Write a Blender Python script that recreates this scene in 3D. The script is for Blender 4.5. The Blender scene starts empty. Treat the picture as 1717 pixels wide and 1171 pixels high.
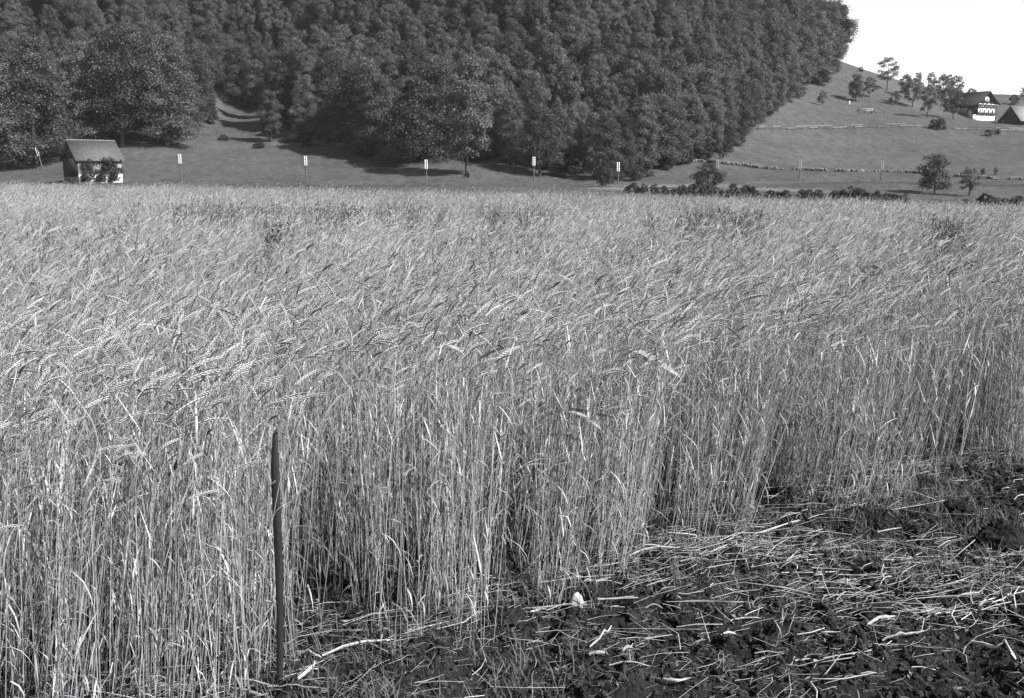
import bpy, math, random
import numpy as np
from mathutils import Vector, Matrix
rng = np.random.default_rng(7)
random.seed(7)
S = bpy.context.scene
COL = S.collection
R = math.radians

# ------------------------------------------------------------------ camera, world, sun
CAM_H = 2.4
F, CX, CY, YH = 1700.0, 858.5, 585.5, 285.0          # focal length, centre and horizon of the photograph in its own pixels
TH = math.atan((CY - YH) / F)
cam = bpy.data.cameras.new('camera'); cam_o = bpy.data.objects.new('camera', cam); COL.objects.link(cam_o)
cam.sensor_width = 36.0; cam.lens = 36.0 * F / 1717.0; cam.clip_start = 0.1; cam.clip_end = 3000
cam_o.location = (0, 0, CAM_H); cam_o.rotation_euler = (math.pi / 2 - TH, 0, 0)
S.camera = cam_o

SUN = Vector((0.87, -0.50, 0.0)).normalized(); SUN_EL = R(41)
sdir = Vector((SUN.x * math.cos(SUN_EL), SUN.y * math.cos(SUN_EL), math.sin(SUN_EL)))
W = bpy.data.worlds.new('World'); S.world = W; W.use_nodes = True
nt = W.node_tree; bg = nt.nodes['Background']
sky = nt.nodes.new('ShaderNodeTexSky'); sky.sky_type = 'NISHITA'; sky.sun_disc = False
sky.sun_elevation = SUN_EL; sky.sun_rotation = math.atan2(SUN.x, SUN.y)
sky.air_density = 1.0; sky.dust_density = 0.6
bw = nt.nodes.new('ShaderNodeRGBToBW')                # black-and-white film: the sky as its luminance
nt.links.new(sky.outputs[0], bw.inputs[0]); nt.links.new(bw.outputs[0], bg.inputs[0]); bg.inputs[1].default_value = 0.1
sl = bpy.data.lights.new('sun', 'SUN'); sl.energy = 5.0; sl.angle = R(0.5); sl.color = (1, 1, 1)
so = bpy.data.objects.new('sun', sl); COL.objects.link(so); so.rotation_euler = sdir.to_track_quat('Z', 'Y').to_euler(); so.location = (60, -40, 60)
vs = S.view_settings; vs.view_transform = 'Standard'; vs.look = 'None'; vs.gamma = 1.0; vs.exposure = 1.3; vs.use_curve_mapping = False
try:
    S.cycles.max_bounces = 6; S.cycles.transparent_max_bounces = 8
except Exception: pass

# ------------------------------------------------------------------ helpers
def ray(x, y):
    a = (x - CX) / F; b = (CY - y) / F
    return a, math.cos(TH) + b * math.sin(TH), -math.sin(TH) + b * math.cos(TH)
def at(x, y, Y):
    a, d, c = ray(x, y); t = Y / d
    return (a * t, Y, CAM_H + c * t)
def project(P):
    P = np.atleast_2d(np.asarray(P, float)); X, Y, Z = P[:, 0], P[:, 1], P[:, 2] - CAM_H
    d = Y * math.cos(TH) - Z * math.sin(TH); u = Y * math.sin(TH) + Z * math.cos(TH)
    return CX + F * X / d, CY - F * u / d
def _h(i, j, s):
    n = (i * 374761393 + j * 668265263 + s * 974634777) & 0xffffffff
    n = ((n ^ (n >> 13)) * 1274126177) & 0xffffffff
    return ((n ^ (n >> 16)) & 0xffff) / 65535.0
def vnoise(x, y, s=0):
    x = np.asarray(x, float); y = np.asarray(y, float)
    i = np.floor(x).astype(np.int64); j = np.floor(y).astype(np.int64)
    fx = x - i; fy = y - j; fx = fx * fx * (3 - 2 * fx); fy = fy * fy * (3 - 2 * fy)
    return (_h(i, j, s) * (1 - fx) + _h(i + 1, j, s) * fx) * (1 - fy) + (_h(i, j + 1, s) * (1 - fx) + _h(i + 1, j + 1, s) * fx) * fy
def fbm(x, y, s=0, o=4):
    v = 0; a = 0.5
    for k in range(o): v = v + a * vnoise(x * 2 ** k, y * 2 ** k, s + k); a *= 0.5
    return v
def sstep(a, b, x):
    t = np.clip((np.asarray(x, float) - a) / (b - a), 0, 1); return t * t * (3 - 2 * t)

class MB:
    """collects vertices and faces; build() links them as one mesh object"""
    def __init__(s): s.v = []; s.f = []; s.n = 0
    def add(s, v, f):
        v = np.asarray(v, float).reshape(-1, 3); f = np.asarray(f, np.int64)
        s.v.append(v); s.f.append(f + s.n); s.n += len(v)
    def box(s, c, d, rz=0.0, rx=0.0, ry=0.0):
        q = np.array([(x, y, z) for z in (-.5, .5) for x, y in ((-.5, -.5), (.5, -.5), (.5, .5), (-.5, .5))]) * np.array(d)
        m = np.array(Matrix.Rotation(rz, 3, 'Z') @ Matrix.Rotation(ry, 3, 'Y') @ Matrix.Rotation(rx, 3, 'X'))
        s.add(q @ m.T + np.array(c), [(0, 3, 2, 1), (4, 5, 6, 7), (0, 1, 5, 4), (1, 2, 6, 5), (2, 3, 7, 6), (3, 0, 4, 7)])
    def tube(s, pts, rad, k=6, cap=True, flat=1.0):
        P = np.asarray(pts, float); n = len(P); rad = np.broadcast_to(np.asarray(rad, float), (n,))
        T = np.gradient(P, axis=0); T /= np.linalg.norm(T, axis=1)[:, None] + 1e-12
        ref = np.array((1., 0, 0)) if abs(T[:, 0]).max() < .9 else np.array((0, 1., .2))
        A = np.cross(T, ref); A /= np.linalg.norm(A, axis=1)[:, None] + 1e-12; B = np.cross(T, A)
        an = np.arange(k) * 2 * math.pi / k
        V = P[:, None, :] + rad[:, None, None] * (np.cos(an)[None, :, None] * A[:, None, :] + flat * np.sin(an)[None, :, None] * B[:, None, :])
        f = [(i * k + j, i * k + (j + 1) % k, (i + 1) * k + (j + 1) % k, (i + 1) * k + j) for i in range(n - 1) for j in range(k)]
        s.add(V.reshape(-1, 3), f)
        if cap:
            for i, o in ((0, -1), (n - 1, 1)):
                b = s.n; s.add(np.vstack([V[i], P[i] + T[i] * o * rad[i] * .3]), [(j, (j + 1) % k, k, k) for j in range(k)])
    def strip(s, pts, wid, side, fold=0.0):
        """a blade: centre line, width per point, side vectors, V-folded"""
        P = np.asarray(pts, float); n = len(P); wid = np.broadcast_to(np.asarray(wid, float), (n,))
        T = np.gradient(P, axis=0); T /= np.linalg.norm(T, axis=1)[:, None] + 1e-12
        Sd = np.broadcast_to(np.asarray(side, float), (n, 3)); Sd = Sd - (Sd * T).sum(1)[:, None] * T
        Sd = Sd / (np.linalg.norm(Sd, axis=1)[:, None] + 1e-12); N = np.cross(Sd, T)
        L = P - Sd * wid[:, None] / 2 + N * (fold * wid)[:, None]; Rr = P + Sd * wid[:, None] / 2 + N * (fold * wid)[:, None]
        V = np.stack([L, P, Rr], 1).reshape(-1, 3)
        f = []
        for i in range(n - 1):
            a = i * 3; f += [(a, a + 1, a + 4, a + 3), (a + 1, a + 2, a + 5, a + 4)]
        s.add(V, f)
    def xform(s, m, t=(0, 0, 0)):
        s.v = [v @ np.array(m).T + np.array(t) for v in s.v]; return s
    def merge(s, o, m=None, t=(0, 0, 0)):
        for v, f in zip(o.arrays()[0:1], o.arrays()[1:2]):
            s.add(v if m is None else v @ np.array(m).T + np.array(t), f)
    def arrays(s): return np.vstack(s.v), np.vstack(s.f)
    def mesh(s, name, mat, smooth=False):
        v, f = s.arrays(); return make_mesh(name, v, f, mat, smooth)
    def build(s, name, mat, parent=None, smooth=False, loc=None):
        o = bpy.data.objects.new(name, s.mesh(name, mat, smooth)); COL.objects.link(o); o.parent = parent
        if loc is not None: o.location = loc
        return o

def make_mesh(name, v, f, mat, smooth=False):
    """quads; a repeated last index means a triangle"""
    v = np.asarray(v, np.float32); f = np.asarray(f, np.int32)
    tri = f[:, 2] == f[:, 3]
    me = bpy.data.meshes.new(name)
    cnt = np.where(tri, 3, 4); start = np.concatenate([[0], np.cumsum(cnt)[:-1]])
    keep = np.ones_like(f, bool); keep[:, 3] = ~tri; loops = f[keep]
    me.vertices.add(len(v)); me.vertices.foreach_set('co', v.ravel())
    me.loops.add(len(loops)); me.loops.foreach_set('vertex_index', loops)
    me.polygons.add(len(f)); me.polygons.foreach_set('loop_start', start.astype(np.int32)); me.polygons.foreach_set('loop_total', cnt.astype(np.int32))
    me.update(calc_edges=True)
    if smooth: me.polygons.foreach_set('use_smooth', np.ones(len(f), bool))
    if mat is not None: me.materials.append(mat)
    return me
def tag(o, label=None, cat=None, group=None, kind=None):
    if label: o['label'] = label
    if cat: o['category'] = cat
    if group: o['group'] = group
    if kind: o['kind'] = kind
    return o
def thing(name, label, cat, loc=(0, 0, 0), rz=0.0, group=None):
    o = bpy.data.objects.new(name, None); COL.objects.link(o); o.empty_display_size = .3
    o.location = loc; o.rotation_euler = (0, 0, rz); return tag(o, label, cat, group)
def link(name, me, parent=None, loc=None):
    o = bpy.data.objects.new(name, me); COL.objects.link(o); o.parent = parent
    if loc is not None: o.location = loc
    return o
def ordinal(n):
    w = ['first', 'second', 'third', 'fourth', 'fifth', 'sixth', 'seventh', 'eighth', 'ninth', 'tenth', 'eleventh', 'twelfth', 'thirteenth', 'fourteenth', 'fifteenth',
         'sixteenth', 'seventeenth', 'eighteenth', 'nineteenth', 'twentieth']
    if n <= 20: return w[n - 1]
    t = {2: 'twenty', 3: 'thirty', 4: 'forty'}[n // 10]
    return t + '-' + w[n % 10 - 1] if n % 10 else {30: 'thirtieth', 40: 'fortieth'}[n]

# ------------------------------------------------------------------ materials (all grey: a black-and-white photograph)
def mat(name, val, rough=.8, var=.25, scale=6.0, bump=0.0, bscale=None, transl=0.0, perobj=0.0, inst=None, spec=.25, stretch=None, detail=5.0):
    if val < .7: val *= .5
    m = bpy.data.materials.new(name); m.use_nodes = True; t = m.node_tree; N, L = t.nodes, t.links
    p = N['Principled BSDF']; p.inputs['Roughness'].default_value = rough; p.inputs['Specular IOR Level'].default_value = spec
    tc = N.new('ShaderNodeTexCoord'); mp = N.new('ShaderNodeMapping'); L.new(tc.outputs['Object'], mp.inputs[0])
    if stretch: mp.inputs['Scale'].default_value = stretch
    nz = N.new('ShaderNodeTexNoise'); nz.inputs['Scale'].default_value = scale; nz.inputs['Detail'].default_value = detail; nz.inputs['Roughness'].default_value = .65
    L.new(mp.outputs[0], nz.inputs[0])
    mr = N.new('ShaderNodeMapRange'); mr.inputs[1].default_value = .3; mr.inputs[2].default_value = .7
    mr.inputs[3].default_value = val * (1 - var); mr.inputs[4].default_value = val * (1 + var); L.new(nz.outputs[0], mr.inputs[0])
    out = mr.outputs[0]
    def mul(o, a, lo, hi):
        r = N.new('ShaderNodeMapRange'); r.inputs[3].default_value = lo; r.inputs[4].default_value = hi; L.new(a, r.inputs[0])
        q = N.new('ShaderNodeMath'); q.operation = 'MULTIPLY'; L.new(o, q.inputs[0]); L.new(r.outputs[0], q.inputs[1]); return q.outputs[0]
    if perobj:
        oi = N.new('ShaderNodeObjectInfo'); out = mul(out, oi.outputs['Random'], 1 - perobj, 1 + perobj)
    if inst:
        at_ = N.new('ShaderNodeAttribute'); at_.attribute_type = 'INSTANCER'; at_.attribute_name = 'tone'; out = mul(out, at_.outputs['Fac'], inst[0], inst[1])
    cb = N.new('ShaderNodeCombineColor')
    for k in range(3): L.new(out, cb.inputs[k])
    L.new(cb.outputs[0], p.inputs['Base Color'])
    if bump:
        b = N.new('ShaderNodeBump'); b.inputs['Strength'].default_value = 1.0; b.inputs['Distance'].default_value = bump
        n2 = N.new('ShaderNodeTexNoise'); n2.inputs['Scale'].default_value = bscale or scale * 3; n2.inputs['Detail'].default_value = 6; L.new(mp.outputs[0], n2.inputs[0])
        L.new(n2.outputs[0], b.inputs['Height']); L.new(b.outputs[0], p.inputs['Normal'])
    if transl:
        tr = N.new('ShaderNodeBsdfTranslucent'); L.new(cb.outputs[0], tr.inputs[0]); mx = N.new('ShaderNodeMixShader'); mx.inputs[0].default_value = transl
        L.new(p.outputs[0], mx.inputs[1]); L.new(tr.outputs[0], mx.inputs[2]); L.new(mx.outputs[0], N['Material Output'].inputs[0])
    return m
M = {}
M['stalk'] = mat('rye_straw', .53, .6, .3, 9, transl=.06, inst=(.38, 1.45), spec=.3)
M['weed'] = mat('weed_leaf', .14, .7, .3, 5, transl=.2, inst=(.7, 1.3))
M['blade_shaded'] = mat('reed_leaf_shaded', .085, .45, .2, 20, transl=.2, spec=.5)  # shade on the leaf backs is put into this darker colour
M['blade_pale'] = mat('reed_leaf_pale', .4, .5, .15, 20, transl=.15, spec=.4)
M['straw'] = mat('straw', .5, .65, .8, 5, spec=.3)
M['cut'] = mat('cut_stalk_skin', .54, .6, .4, 26, bump=.002, bscale=60, perobj=.3)
M['crumb'] = mat('soil_crumb', .042, 1.0, .5, 2.5, spec=0.0, inst=(.6, 1.7))
M['bits'] = mat('straw_bits', .26, .8, .8, 7)
M['chaff'] = mat('chaff', .20, .8, .8, 14)
M['stubble'] = mat('stubble_blade', .20, .7, .5, 5, transl=.2)
M['grass'] = mat('meadow_grass_blade', .145, .8, .3, 2, transl=.25, inst=(.65, 1.4))
M['soil'] = mat('peaty_soil', .034, 1.0, .6, 9, bump=.03, bscale=45, spec=0.0)
M['stake'] = mat('weathered_dark_stake', .03, .75, .7, 22, bump=.006, bscale=70, stretch=(1, 1, .10), spec=.2)
M['stone'] = mat('pale_stone', .5, .8, .1, 30, bump=.004, bscale=60)
M['leaf'] = mat('broad_leaves', .125, .55, .35, .35, transl=.2, perobj=.34, spec=.3)
M['leaf_dark'] = mat('dark_leaves', .072, .55, .35, .5, transl=.18, perobj=.25, spec=.3)
M['leaf_shrub'] = mat('shrub_leaves', .055, .6, .35, 1.0, transl=.25, perobj=.3)
M['needle_and_bush_shade'] = mat('spruce_needles_and_bush_shade', .05, .6, .3, .5, transl=.1, perobj=.2)
M['bark'] = mat('bark', .09, .9, .35, 2, bump=.03, bscale=8, stretch=(1, 1, .2))
M['roof_dark'] = mat('old_dark_roof_tiles', .035, .85, .3, 2, bump=.03, bscale=5)
M['roof_grey'] = mat('grey_roof_tiles', .135, .85, .25, 1.5, bump=.03, bscale=6)
M['roof_pale'] = mat('pale_roof_tiles', .42, .85, .15, 1.5, bump=.02, bscale=6)
M['plaster'] = mat('white_plaster', .78, .85, .1, 2, bump=.01, bscale=12)
M['plaster_old'] = mat('stained_plaster', .30, .9, .6, .9, bump=.02, bscale=10)
M['timber'] = mat('sun_darkened_timber', .05, .85, .3, 1, bump=.01, stretch=(1, 1, 6))
M['white_paint'] = mat('white_paint', .8, .6, .08, 5)
M['glass'] = mat('dark_window_glass', .02, .08, .1, 1, spec=.6)
M['wood_pale'] = mat('weathered_pale_wood', .46, .8, .35, .8)
M['wood_grey'] = mat('grey_post_wood', .14, .85, .35, 2)
M['ceramic'] = mat('white_insulator_glaze', .72, .2, .05, 4, spec=.6)
M['iron'] = mat('dark_iron', .04, .5, .2, 4)
M['wallstone'] = mat('field_stone', .25, .9, .5, 1.3)

# ------------------------------------------------------------------ terrain: heights at surveyed points, joined by a thin plate
ctrl = [(-25, -5, 0), (0, -5, 0), (25, -5, 0), (-12, 12, 0), (0, 10, 0), (9, 12, 0), (-25, 35, 0), (0, 30, 0), (18, 30, -.35), (-60, 80, 0), (-20, 78, 0), (40, 40, -.9)]
ctrl += [at(x, 0, Y)[:2] + (z,) for x, Y, z in ((1050, 73, -.45), (1400, 63, -.85), (1717, 53, -1.0), (2100, 50, -1.3), (1000, 150, -.1), (600, 150, 0), (200, 150, 0), (-400, 150, 0), (-900, 150, 1))]
ctrl += [at(*p) for p in (
    (1040, 321, 122), (1300, 336, 112), (1700, 347, 97), (2100, 350, 95), (1567, 326, 150), (1490, 311.5, 158.5), (1400, 310, 163), (1567, 313, 161), (1660, 315, 161), (1780, 317, 161), (1300, 314, 163),
    (-300, 305, 200), (60, 305, 200), (300, 305, 200), (514, 305, 205), (715, 307, 205), (895, 304, 210), (1100, 304, 212), (1340, 302, 212), (1477, 303, 212), (1717, 305, 212), (2100, 305, 215),
    (1250, 278, 238), (1400, 288, 235), (1560, 294, 234), (1717, 302, 236), (2100, 300, 245),
    (-400, 285, 225), (40, 280, 228), (200, 250, 238), (285, 246, 243), (372, 155, 322), (430, 215, 282), (545, 237, 258), (650, 268, 236), (780, 290, 215), (900, 292, 222), (1000, 304, 214), (1110, 282, 232),
    (1260, 217, 305), (1500, 211, 330), (1717, 217, 328), (2100, 225, 330), (1350, 160, 375), (1400, 120, 412), (1500, 168, 385), (1650, 203, 398), (1500, 135, 428), (1590, 152, 450), (1717, 170, 475), (2100, 205, 480),
    (1100, 150, 292), (1100, 60, 340), (1200, 165, 305), (1200, 112, 345), (1300, 140, 372), (1300, 70, 430), (1200, 40, 430), (1390, 95, 445), (1330, 60, 470), (1100, 10, 430))]
for x, Yf, zf in ((-700, 235, 8), (-300, 232, 8), (40, 240, 8), (200, 250, 12), (300, 270, 20), (480, 295, 25), (650, 255, 10), (800, 245, 10), (1000, 245, 12)):
    X = at(x, 200, Yf)[0]
    for dY, dz in ((60, 39), (130, 86), (260, 170), (500, 300)):
        ctrl.append((X * (Yf + dY) / Yf, Yf + dY, zf + dz))
ctrl += [at(1500, 135, 428)[:1] + (560, 12), (250, 600, 8), (420, 640, -5), (330, 520, 15), (120, 800, 60), (500, 900, -20), (200, 900, 10)]
ctrl = np.array(ctrl, float); SC = 100.0
def _k(r2): return np.where(r2 > 1e-9, .5 * r2 * np.log(r2 + 1e-12), 0)
_c = ctrl[:, :2] / SC; _n = len(_c)
_A = np.zeros((_n + 3, _n + 3)); _A[:_n, :_n] = _k(((_c[:, None] - _c[None]) ** 2).sum(-1)) + 0.0015 * np.eye(_n)
_A[:_n, _n] = 1; _A[:_n, _n + 1:] = _c; _A[_n, :_n] = 1; _A[_n + 1:, :_n] = _c.T
_w = np.linalg.solve(_A, np.concatenate([ctrl[:, 2], [0, 0, 0]]))
def terrain(X, Y):
    X = np.asarray(X, float); Y = np.asarray(Y, float); shp = np.broadcast(X, Y).shape
    P = np.stack([np.broadcast_to(X, shp).ravel(), np.broadcast_to(Y, shp).ravel()], 1) / SC
    out = np.empty(len(P))
    for i in range(0, len(P), 40000):
        q = P[i:i + 40000]; out[i:i + 40000] = _k(((q[:, None] - _c[None]) ** 2).sum(-1)) @ _w[:_n] + _w[_n] + q @ _w[_n + 1:]
    z = out.reshape(shp); b = sstep(70, 200, Y)
    z = z * sstep(14, 40, Y) + b * ((fbm(X / 14, Y / 14, 3) - .47) * 1.1 + (fbm(X / 3.5, Y / 3.5, 9) - .47) * .22)
    return z
_Ys = np.concatenate([np.linspace(3, 60, 300), np.linspace(60.2, 620, 1800)])
def ground_at(x, y):
    a, d, c = ray(x, y); t = _Ys / d; Z = CAM_H + c * t; G = terrain(a * t, _Ys); k = np.argmax(G >= Z)
    if not (G >= Z).any(): k = int(np.argmax(G - Z))
    return Vector((a * t[k], _Ys[k], G[k]))

# ------------------------------------------------------------------ crop outline in the field (world metres)
edge_px = [(-500, 1330), (150, 1178), (380, 1140), (470, 1102), (560, 1066), (700, 1064), (760, 1030), (850, 1008), (930, 985), (1050, 948), (1130, 922), (1200, 890), (1275, 862), (1400, 832), (1500, 802), (1590, 778), (1720, 738), (1900, 700), (2300, 640)]
def flat(x, y):
    a, d, c = ray(x, y); t = -CAM_H / c; return (a * t, d * t)
edge = np.array([flat(*p) for p in edge_px])
EX, EY = edge[:, 0], edge[:, 1]
def past_edge(X, Y):                                   # metres behind the cut front of the crop, measured along Y
    return Y - np.interp(X, EX, EY)
far_u = np.array([-1.0, -.5, -.33, -.2, -.05, .11, .32, .505, .8, 1.2]); far_Y = np.array([72, 66, 59, 50, 48, 51, 50, 49.5, 46, 44])
def before_far(X, Y): return np.interp(X / np.maximum(Y, 1), far_u, far_Y) - Y
def in_crop(X, Y): return (past_edge(X, Y) > 0) & (before_far(X, Y) > 0)

# ------------------------------------------------------------------ ground: one sheet to the ridge, and the worked soil in front as a finer sheet
def ground_sheet():
    U = np.linspace(-.95, .95, 380); Yv = np.concatenate([[-6, -3, 0, 2], np.geomspace(3.5, 700, 390)])
    UU, YY = np.meshgrid(U, Yv); XX = UU * (np.maximum(YY, 0) + 18)
    Z = terrain(XX, YY) - .22 * (1 - sstep(13, 17, YY))
    n, m = UU.shape; idx = np.arange(n * m).reshape(n, m)
    f = np.stack([idx[:-1, :-1], idx[:-1, 1:], idx[1:, 1:], idx[1:, :-1]], -1).reshape(-1, 4)
    v = np.stack([XX, YY, Z], -1).reshape(-1, 3)
    g = bpy.data.materials.new('meadow_ground'); g.use_nodes = True; t = g.node_tree; N, L = t.nodes, t.links; p = N['Principled BSDF']
    p.inputs['Roughness'].default_value = .95; p.inputs['Specular IOR Level'].default_value = .1
    tc = N.new('ShaderNodeTexCoord')
    def noise(s, d=5, st=(1, 1, 1)):
        mp = N.new('ShaderNodeMapping'); mp.inputs['Scale'].default_value = st; L.new(tc.outputs['Object'], mp.inputs[0])
        q = N.new('ShaderNodeTexNoise'); q.inputs['Scale'].default_value = s; q.inputs['Detail'].default_value = d; q.inputs['Roughness'].default_value = .7; L.new(mp.outputs[0], q.inputs[0]); return q.outputs[0]
    def rngm(a, lo, hi, f0=.3, f1=.7):
        r = N.new('ShaderNodeMapRange'); r.inputs[1].default_value = f0; r.inputs[2].default_value = f1; r.inputs[3].default_value = lo; r.inputs[4].default_value = hi; L.new(a, r.inputs[0]); return r.outputs[0]
    def mth(op, a, b):
        q = N.new('ShaderNodeMath'); q.operation = op
        for i, k in enumerate((a, b)):
            if isinstance(k, (int, float)): q.inputs[i].default_value = k
            else: L.new(k, q.inputs[i])
        return q.outputs[0]
    base = mth('MULTIPLY', mth('MULTIPLY', rngm(noise(.05), .046, .070), rngm(noise(.6, 6, (1, .4, 1)), .7, 1.3)), rngm(noise(2.2, 6), .72, 1.28))
    a1 = N.new('ShaderNodeAttribute'); a1.attribute_name = 'cover'
    sep = N.new('ShaderNodeSeparateColor'); L.new(a1.outputs['Color'], sep.inputs[0])
    def mixf(fac, a, b):
        q = N.new('ShaderNodeMix'); q.data_type = 'FLOAT'; L.new(fac, q.inputs[0])
        for i, k in ((2, a), (3, b)):
            if isinstance(k, (int, float)): q.inputs[i].default_value = k
            else: L.new(k, q.inputs[i])
        return q.outputs[0]
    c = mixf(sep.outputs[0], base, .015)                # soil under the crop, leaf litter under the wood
    c = mixf(sep.outputs[1], c, rngm(noise(.8), .13, .22))   # dry pale grass
    cb = N.new('ShaderNodeCombineColor')
    for k in range(3): L.new(c, cb.inputs[k])
    L.new(cb.outputs[0], p.inputs['Base Color'])
    b = N.new('ShaderNodeBump'); b.inputs['Distance'].default_value = .25; L.new(noise(2.5, 8), b.inputs['Height']); L.new(b.outputs[0], p.inputs['Normal'])
    me = make_mesh('ground', v, f, g, True)
    px, py = project(v)
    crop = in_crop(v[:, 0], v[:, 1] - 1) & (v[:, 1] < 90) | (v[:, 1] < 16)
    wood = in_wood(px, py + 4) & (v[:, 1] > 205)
    dry = np.exp(-(((py - np.interp(px, [950, 1040, 1200, 1300, 1450, 1800], [316, 315, 312, 318, 322, 330])) / 3.5) ** 2)) * (v[:, 1] > 100) * sstep(960, 1030, px) * (1 - sstep(1250, 1480, px)) * .75
    strip = sstep(0, 3, -before_far(v[:, 0], v[:, 1])) * (1 - sstep(25, 90, -before_far(v[:, 0], v[:, 1]))) * (.2 + .5 * fbm(v[:, 0] / 5, v[:, 1] / 9, 55, 3))
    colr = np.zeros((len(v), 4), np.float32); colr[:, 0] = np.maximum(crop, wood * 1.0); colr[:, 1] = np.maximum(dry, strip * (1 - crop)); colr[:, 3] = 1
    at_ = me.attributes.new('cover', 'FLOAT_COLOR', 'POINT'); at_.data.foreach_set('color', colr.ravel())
    print('ground top', v[:, 2].max(), v[:, 2].min(), v[:, 0].max())
    return tag(link('ground', me), kind='structure'), v
wood_px = [(-600, 262), (-150, 262), (40, 262), (110, 236), (200, 238), (290, 245), (330, 205), (348, 165), (372, 150), (400, 190), (425, 185), (450, 200), (475, 222), (545, 234), (600, 262), (650, 268), (755, 262), (785, 284), (830, 270), (900, 292), (945, 285),
           (990, 293), (1012, 314), (1045, 303), (1110, 282), (1180, 264), (1240, 242), (1262, 216), (1300, 186), (1350, 150), (1402, 120), (1412, 100), (1416, -300)]
WX = np.array([p[0] for p in wood_px], float); WY = np.array([p[1] for p in wood_px], float)
def in_wood(px, py): return (py < np.interp(px, WX, WY)) & (px < 1414)
GROUND, GV = ground_sheet()

def soil_z(X, Y):
    b = terrain(X, Y)
    l = (fbm(X * 2.2, Y * 2.2, 21, 3) - .44) * .22 + np.abs(fbm(X * 5, Y * 5, 31, 4) - .44) * -.30 + .045 + np.maximum(fbm(X * 11, Y * 11, 33, 2) - .46, 0) * .22 + (fbm(X * 24, Y * 24, 41, 2) - .4) * .035
    return b + l
def soil_sheet():
    X = np.concatenate([np.arange(-9, -3, .12), np.arange(-3, 9.5, .032), np.arange(9.5, 16, .15)]); Y = np.concatenate([np.arange(-5, 3.2, .2), np.arange(3.2, 9, .028), np.arange(9, 15.5, .05)])
    XX, YY = np.meshgrid(X, Y); Z = soil_z(XX, YY); n, m = XX.shape; idx = np.arange(n * m).reshape(n, m)
    f = np.stack([idx[:-1, :-1], idx[:-1, 1:], idx[1:, 1:], idx[1:, :-1]], -1).reshape(-1, 4)
    tag(link('soil', make_mesh('soil', np.stack([XX, YY, Z], -1).reshape(-1, 3), f, M['soil'], False)), kind='structure')
soil_sheet()

# ------------------------------------------------------------------ the morning air
def haze():
    x = float(np.abs(GV[:, 0]).max()) + 5; y0, y1 = float(GV[:, 1].min()) - 5, float(GV[:, 1].max()) + 5; z0, z1 = float(GV[:, 2].min()) - 1, float(GV[:, 2].max()) + 30
    b = MB(); b.box((0, (y0 + y1) / 2, (z0 + z1) / 2), (2 * x, y1 - y0, z1 - z0))
    m = bpy.data.materials.new('air'); m.use_nodes = True; t = m.node_tree; t.nodes.remove(t.nodes['Principled BSDF'])
    v = t.nodes.new('ShaderNodeVolumePrincipled'); v.inputs['Color'].default_value = (.95, .95, .95, 1); v.inputs['Density'].default_value = HAZE; t.links.new(v.outputs[0], t.nodes['Material Output'].inputs['Volume'])
    tag(b.build('haze', m), kind='stuff', label='thin pale haze in the valley air')
HAZE = .00006
haze()
# ------------------------------------------------------------------ scatter: one object, many copies of a few meshes by geometry nodes
def scatter(name, pts, rots, scl, idx, tone, variants, label=None):
    me = bpy.data.meshes.new(name); n = len(pts); me.vertices.add(n); me.vertices.foreach_set('co', np.asarray(pts, np.float32).ravel())
    a = me.attributes.new('rot', 'FLOAT_VECTOR', 'POINT'); a.data.foreach_set('vector', np.asarray(rots, np.float32).ravel())
    for nm, ar in (('scl', scl), ('tone', tone)):
        a = me.attributes.new(nm, 'FLOAT', 'POINT'); a.data.foreach_set('value', np.asarray(ar, np.float32))
    a = me.attributes.new('idx', 'INT', 'POINT'); a.data.foreach_set('value', np.asarray(idx, np.int32))
    o = link(name, me); g = bpy.data.node_groups.new(name, 'GeometryNodeTree')
    g.interface.new_socket('Geometry', in_out='INPUT', socket_type='NodeSocketGeometry'); g.interface.new_socket('Geometry', in_out='OUTPUT', socket_type='NodeSocketGeometry')
    N, L = g.nodes, g.links; gi = N.new('NodeGroupInput'); go = N.new('NodeGroupOutput'); jn = N.new('GeometryNodeJoinGeometry')
    for v in reversed(variants):                       # join lists the last link first
        oi = N.new('GeometryNodeObjectInfo'); oi.inputs['Object'].default_value = v; oi.inputs['As Instance'].default_value = False
        gt = N.new('GeometryNodeGeometryToInstance'); L.new(oi.outputs['Geometry'], gt.inputs[0]); L.new(gt.outputs[0], jn.inputs[0])
    ip = N.new('GeometryNodeInstanceOnPoints'); L.new(gi.outputs[0], ip.inputs['Points']); L.new(jn.outputs[0], ip.inputs['Instance']); ip.inputs['Pick Instance'].default_value = True
    def na(nm, ty):
        q = N.new('GeometryNodeInputNamedAttribute'); q.data_type = ty; q.inputs[0].default_value = nm; return q.outputs[0]
    er = N.new('FunctionNodeEulerToRotation'); L.new(na('rot', 'FLOAT_VECTOR'), er.inputs[0])
    L.new(er.outputs[0], ip.inputs['Rotation']); L.new(na('scl', 'FLOAT'), ip.inputs['Scale']); L.new(na('idx', 'INT'), ip.inputs['Instance Index'])
    L.new(ip.outputs[0], go.inputs[0])
    md = o.modifiers.new('copies', 'NODES'); md.node_group = g
    return tag(o, kind='stuff', label=label)
def src(name, mb, mat_):
    return bpy.data.objects.new(name, mb.mesh(name, mat_))      # a mesh for the scatter; not linked, so not in the scene itself
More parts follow.
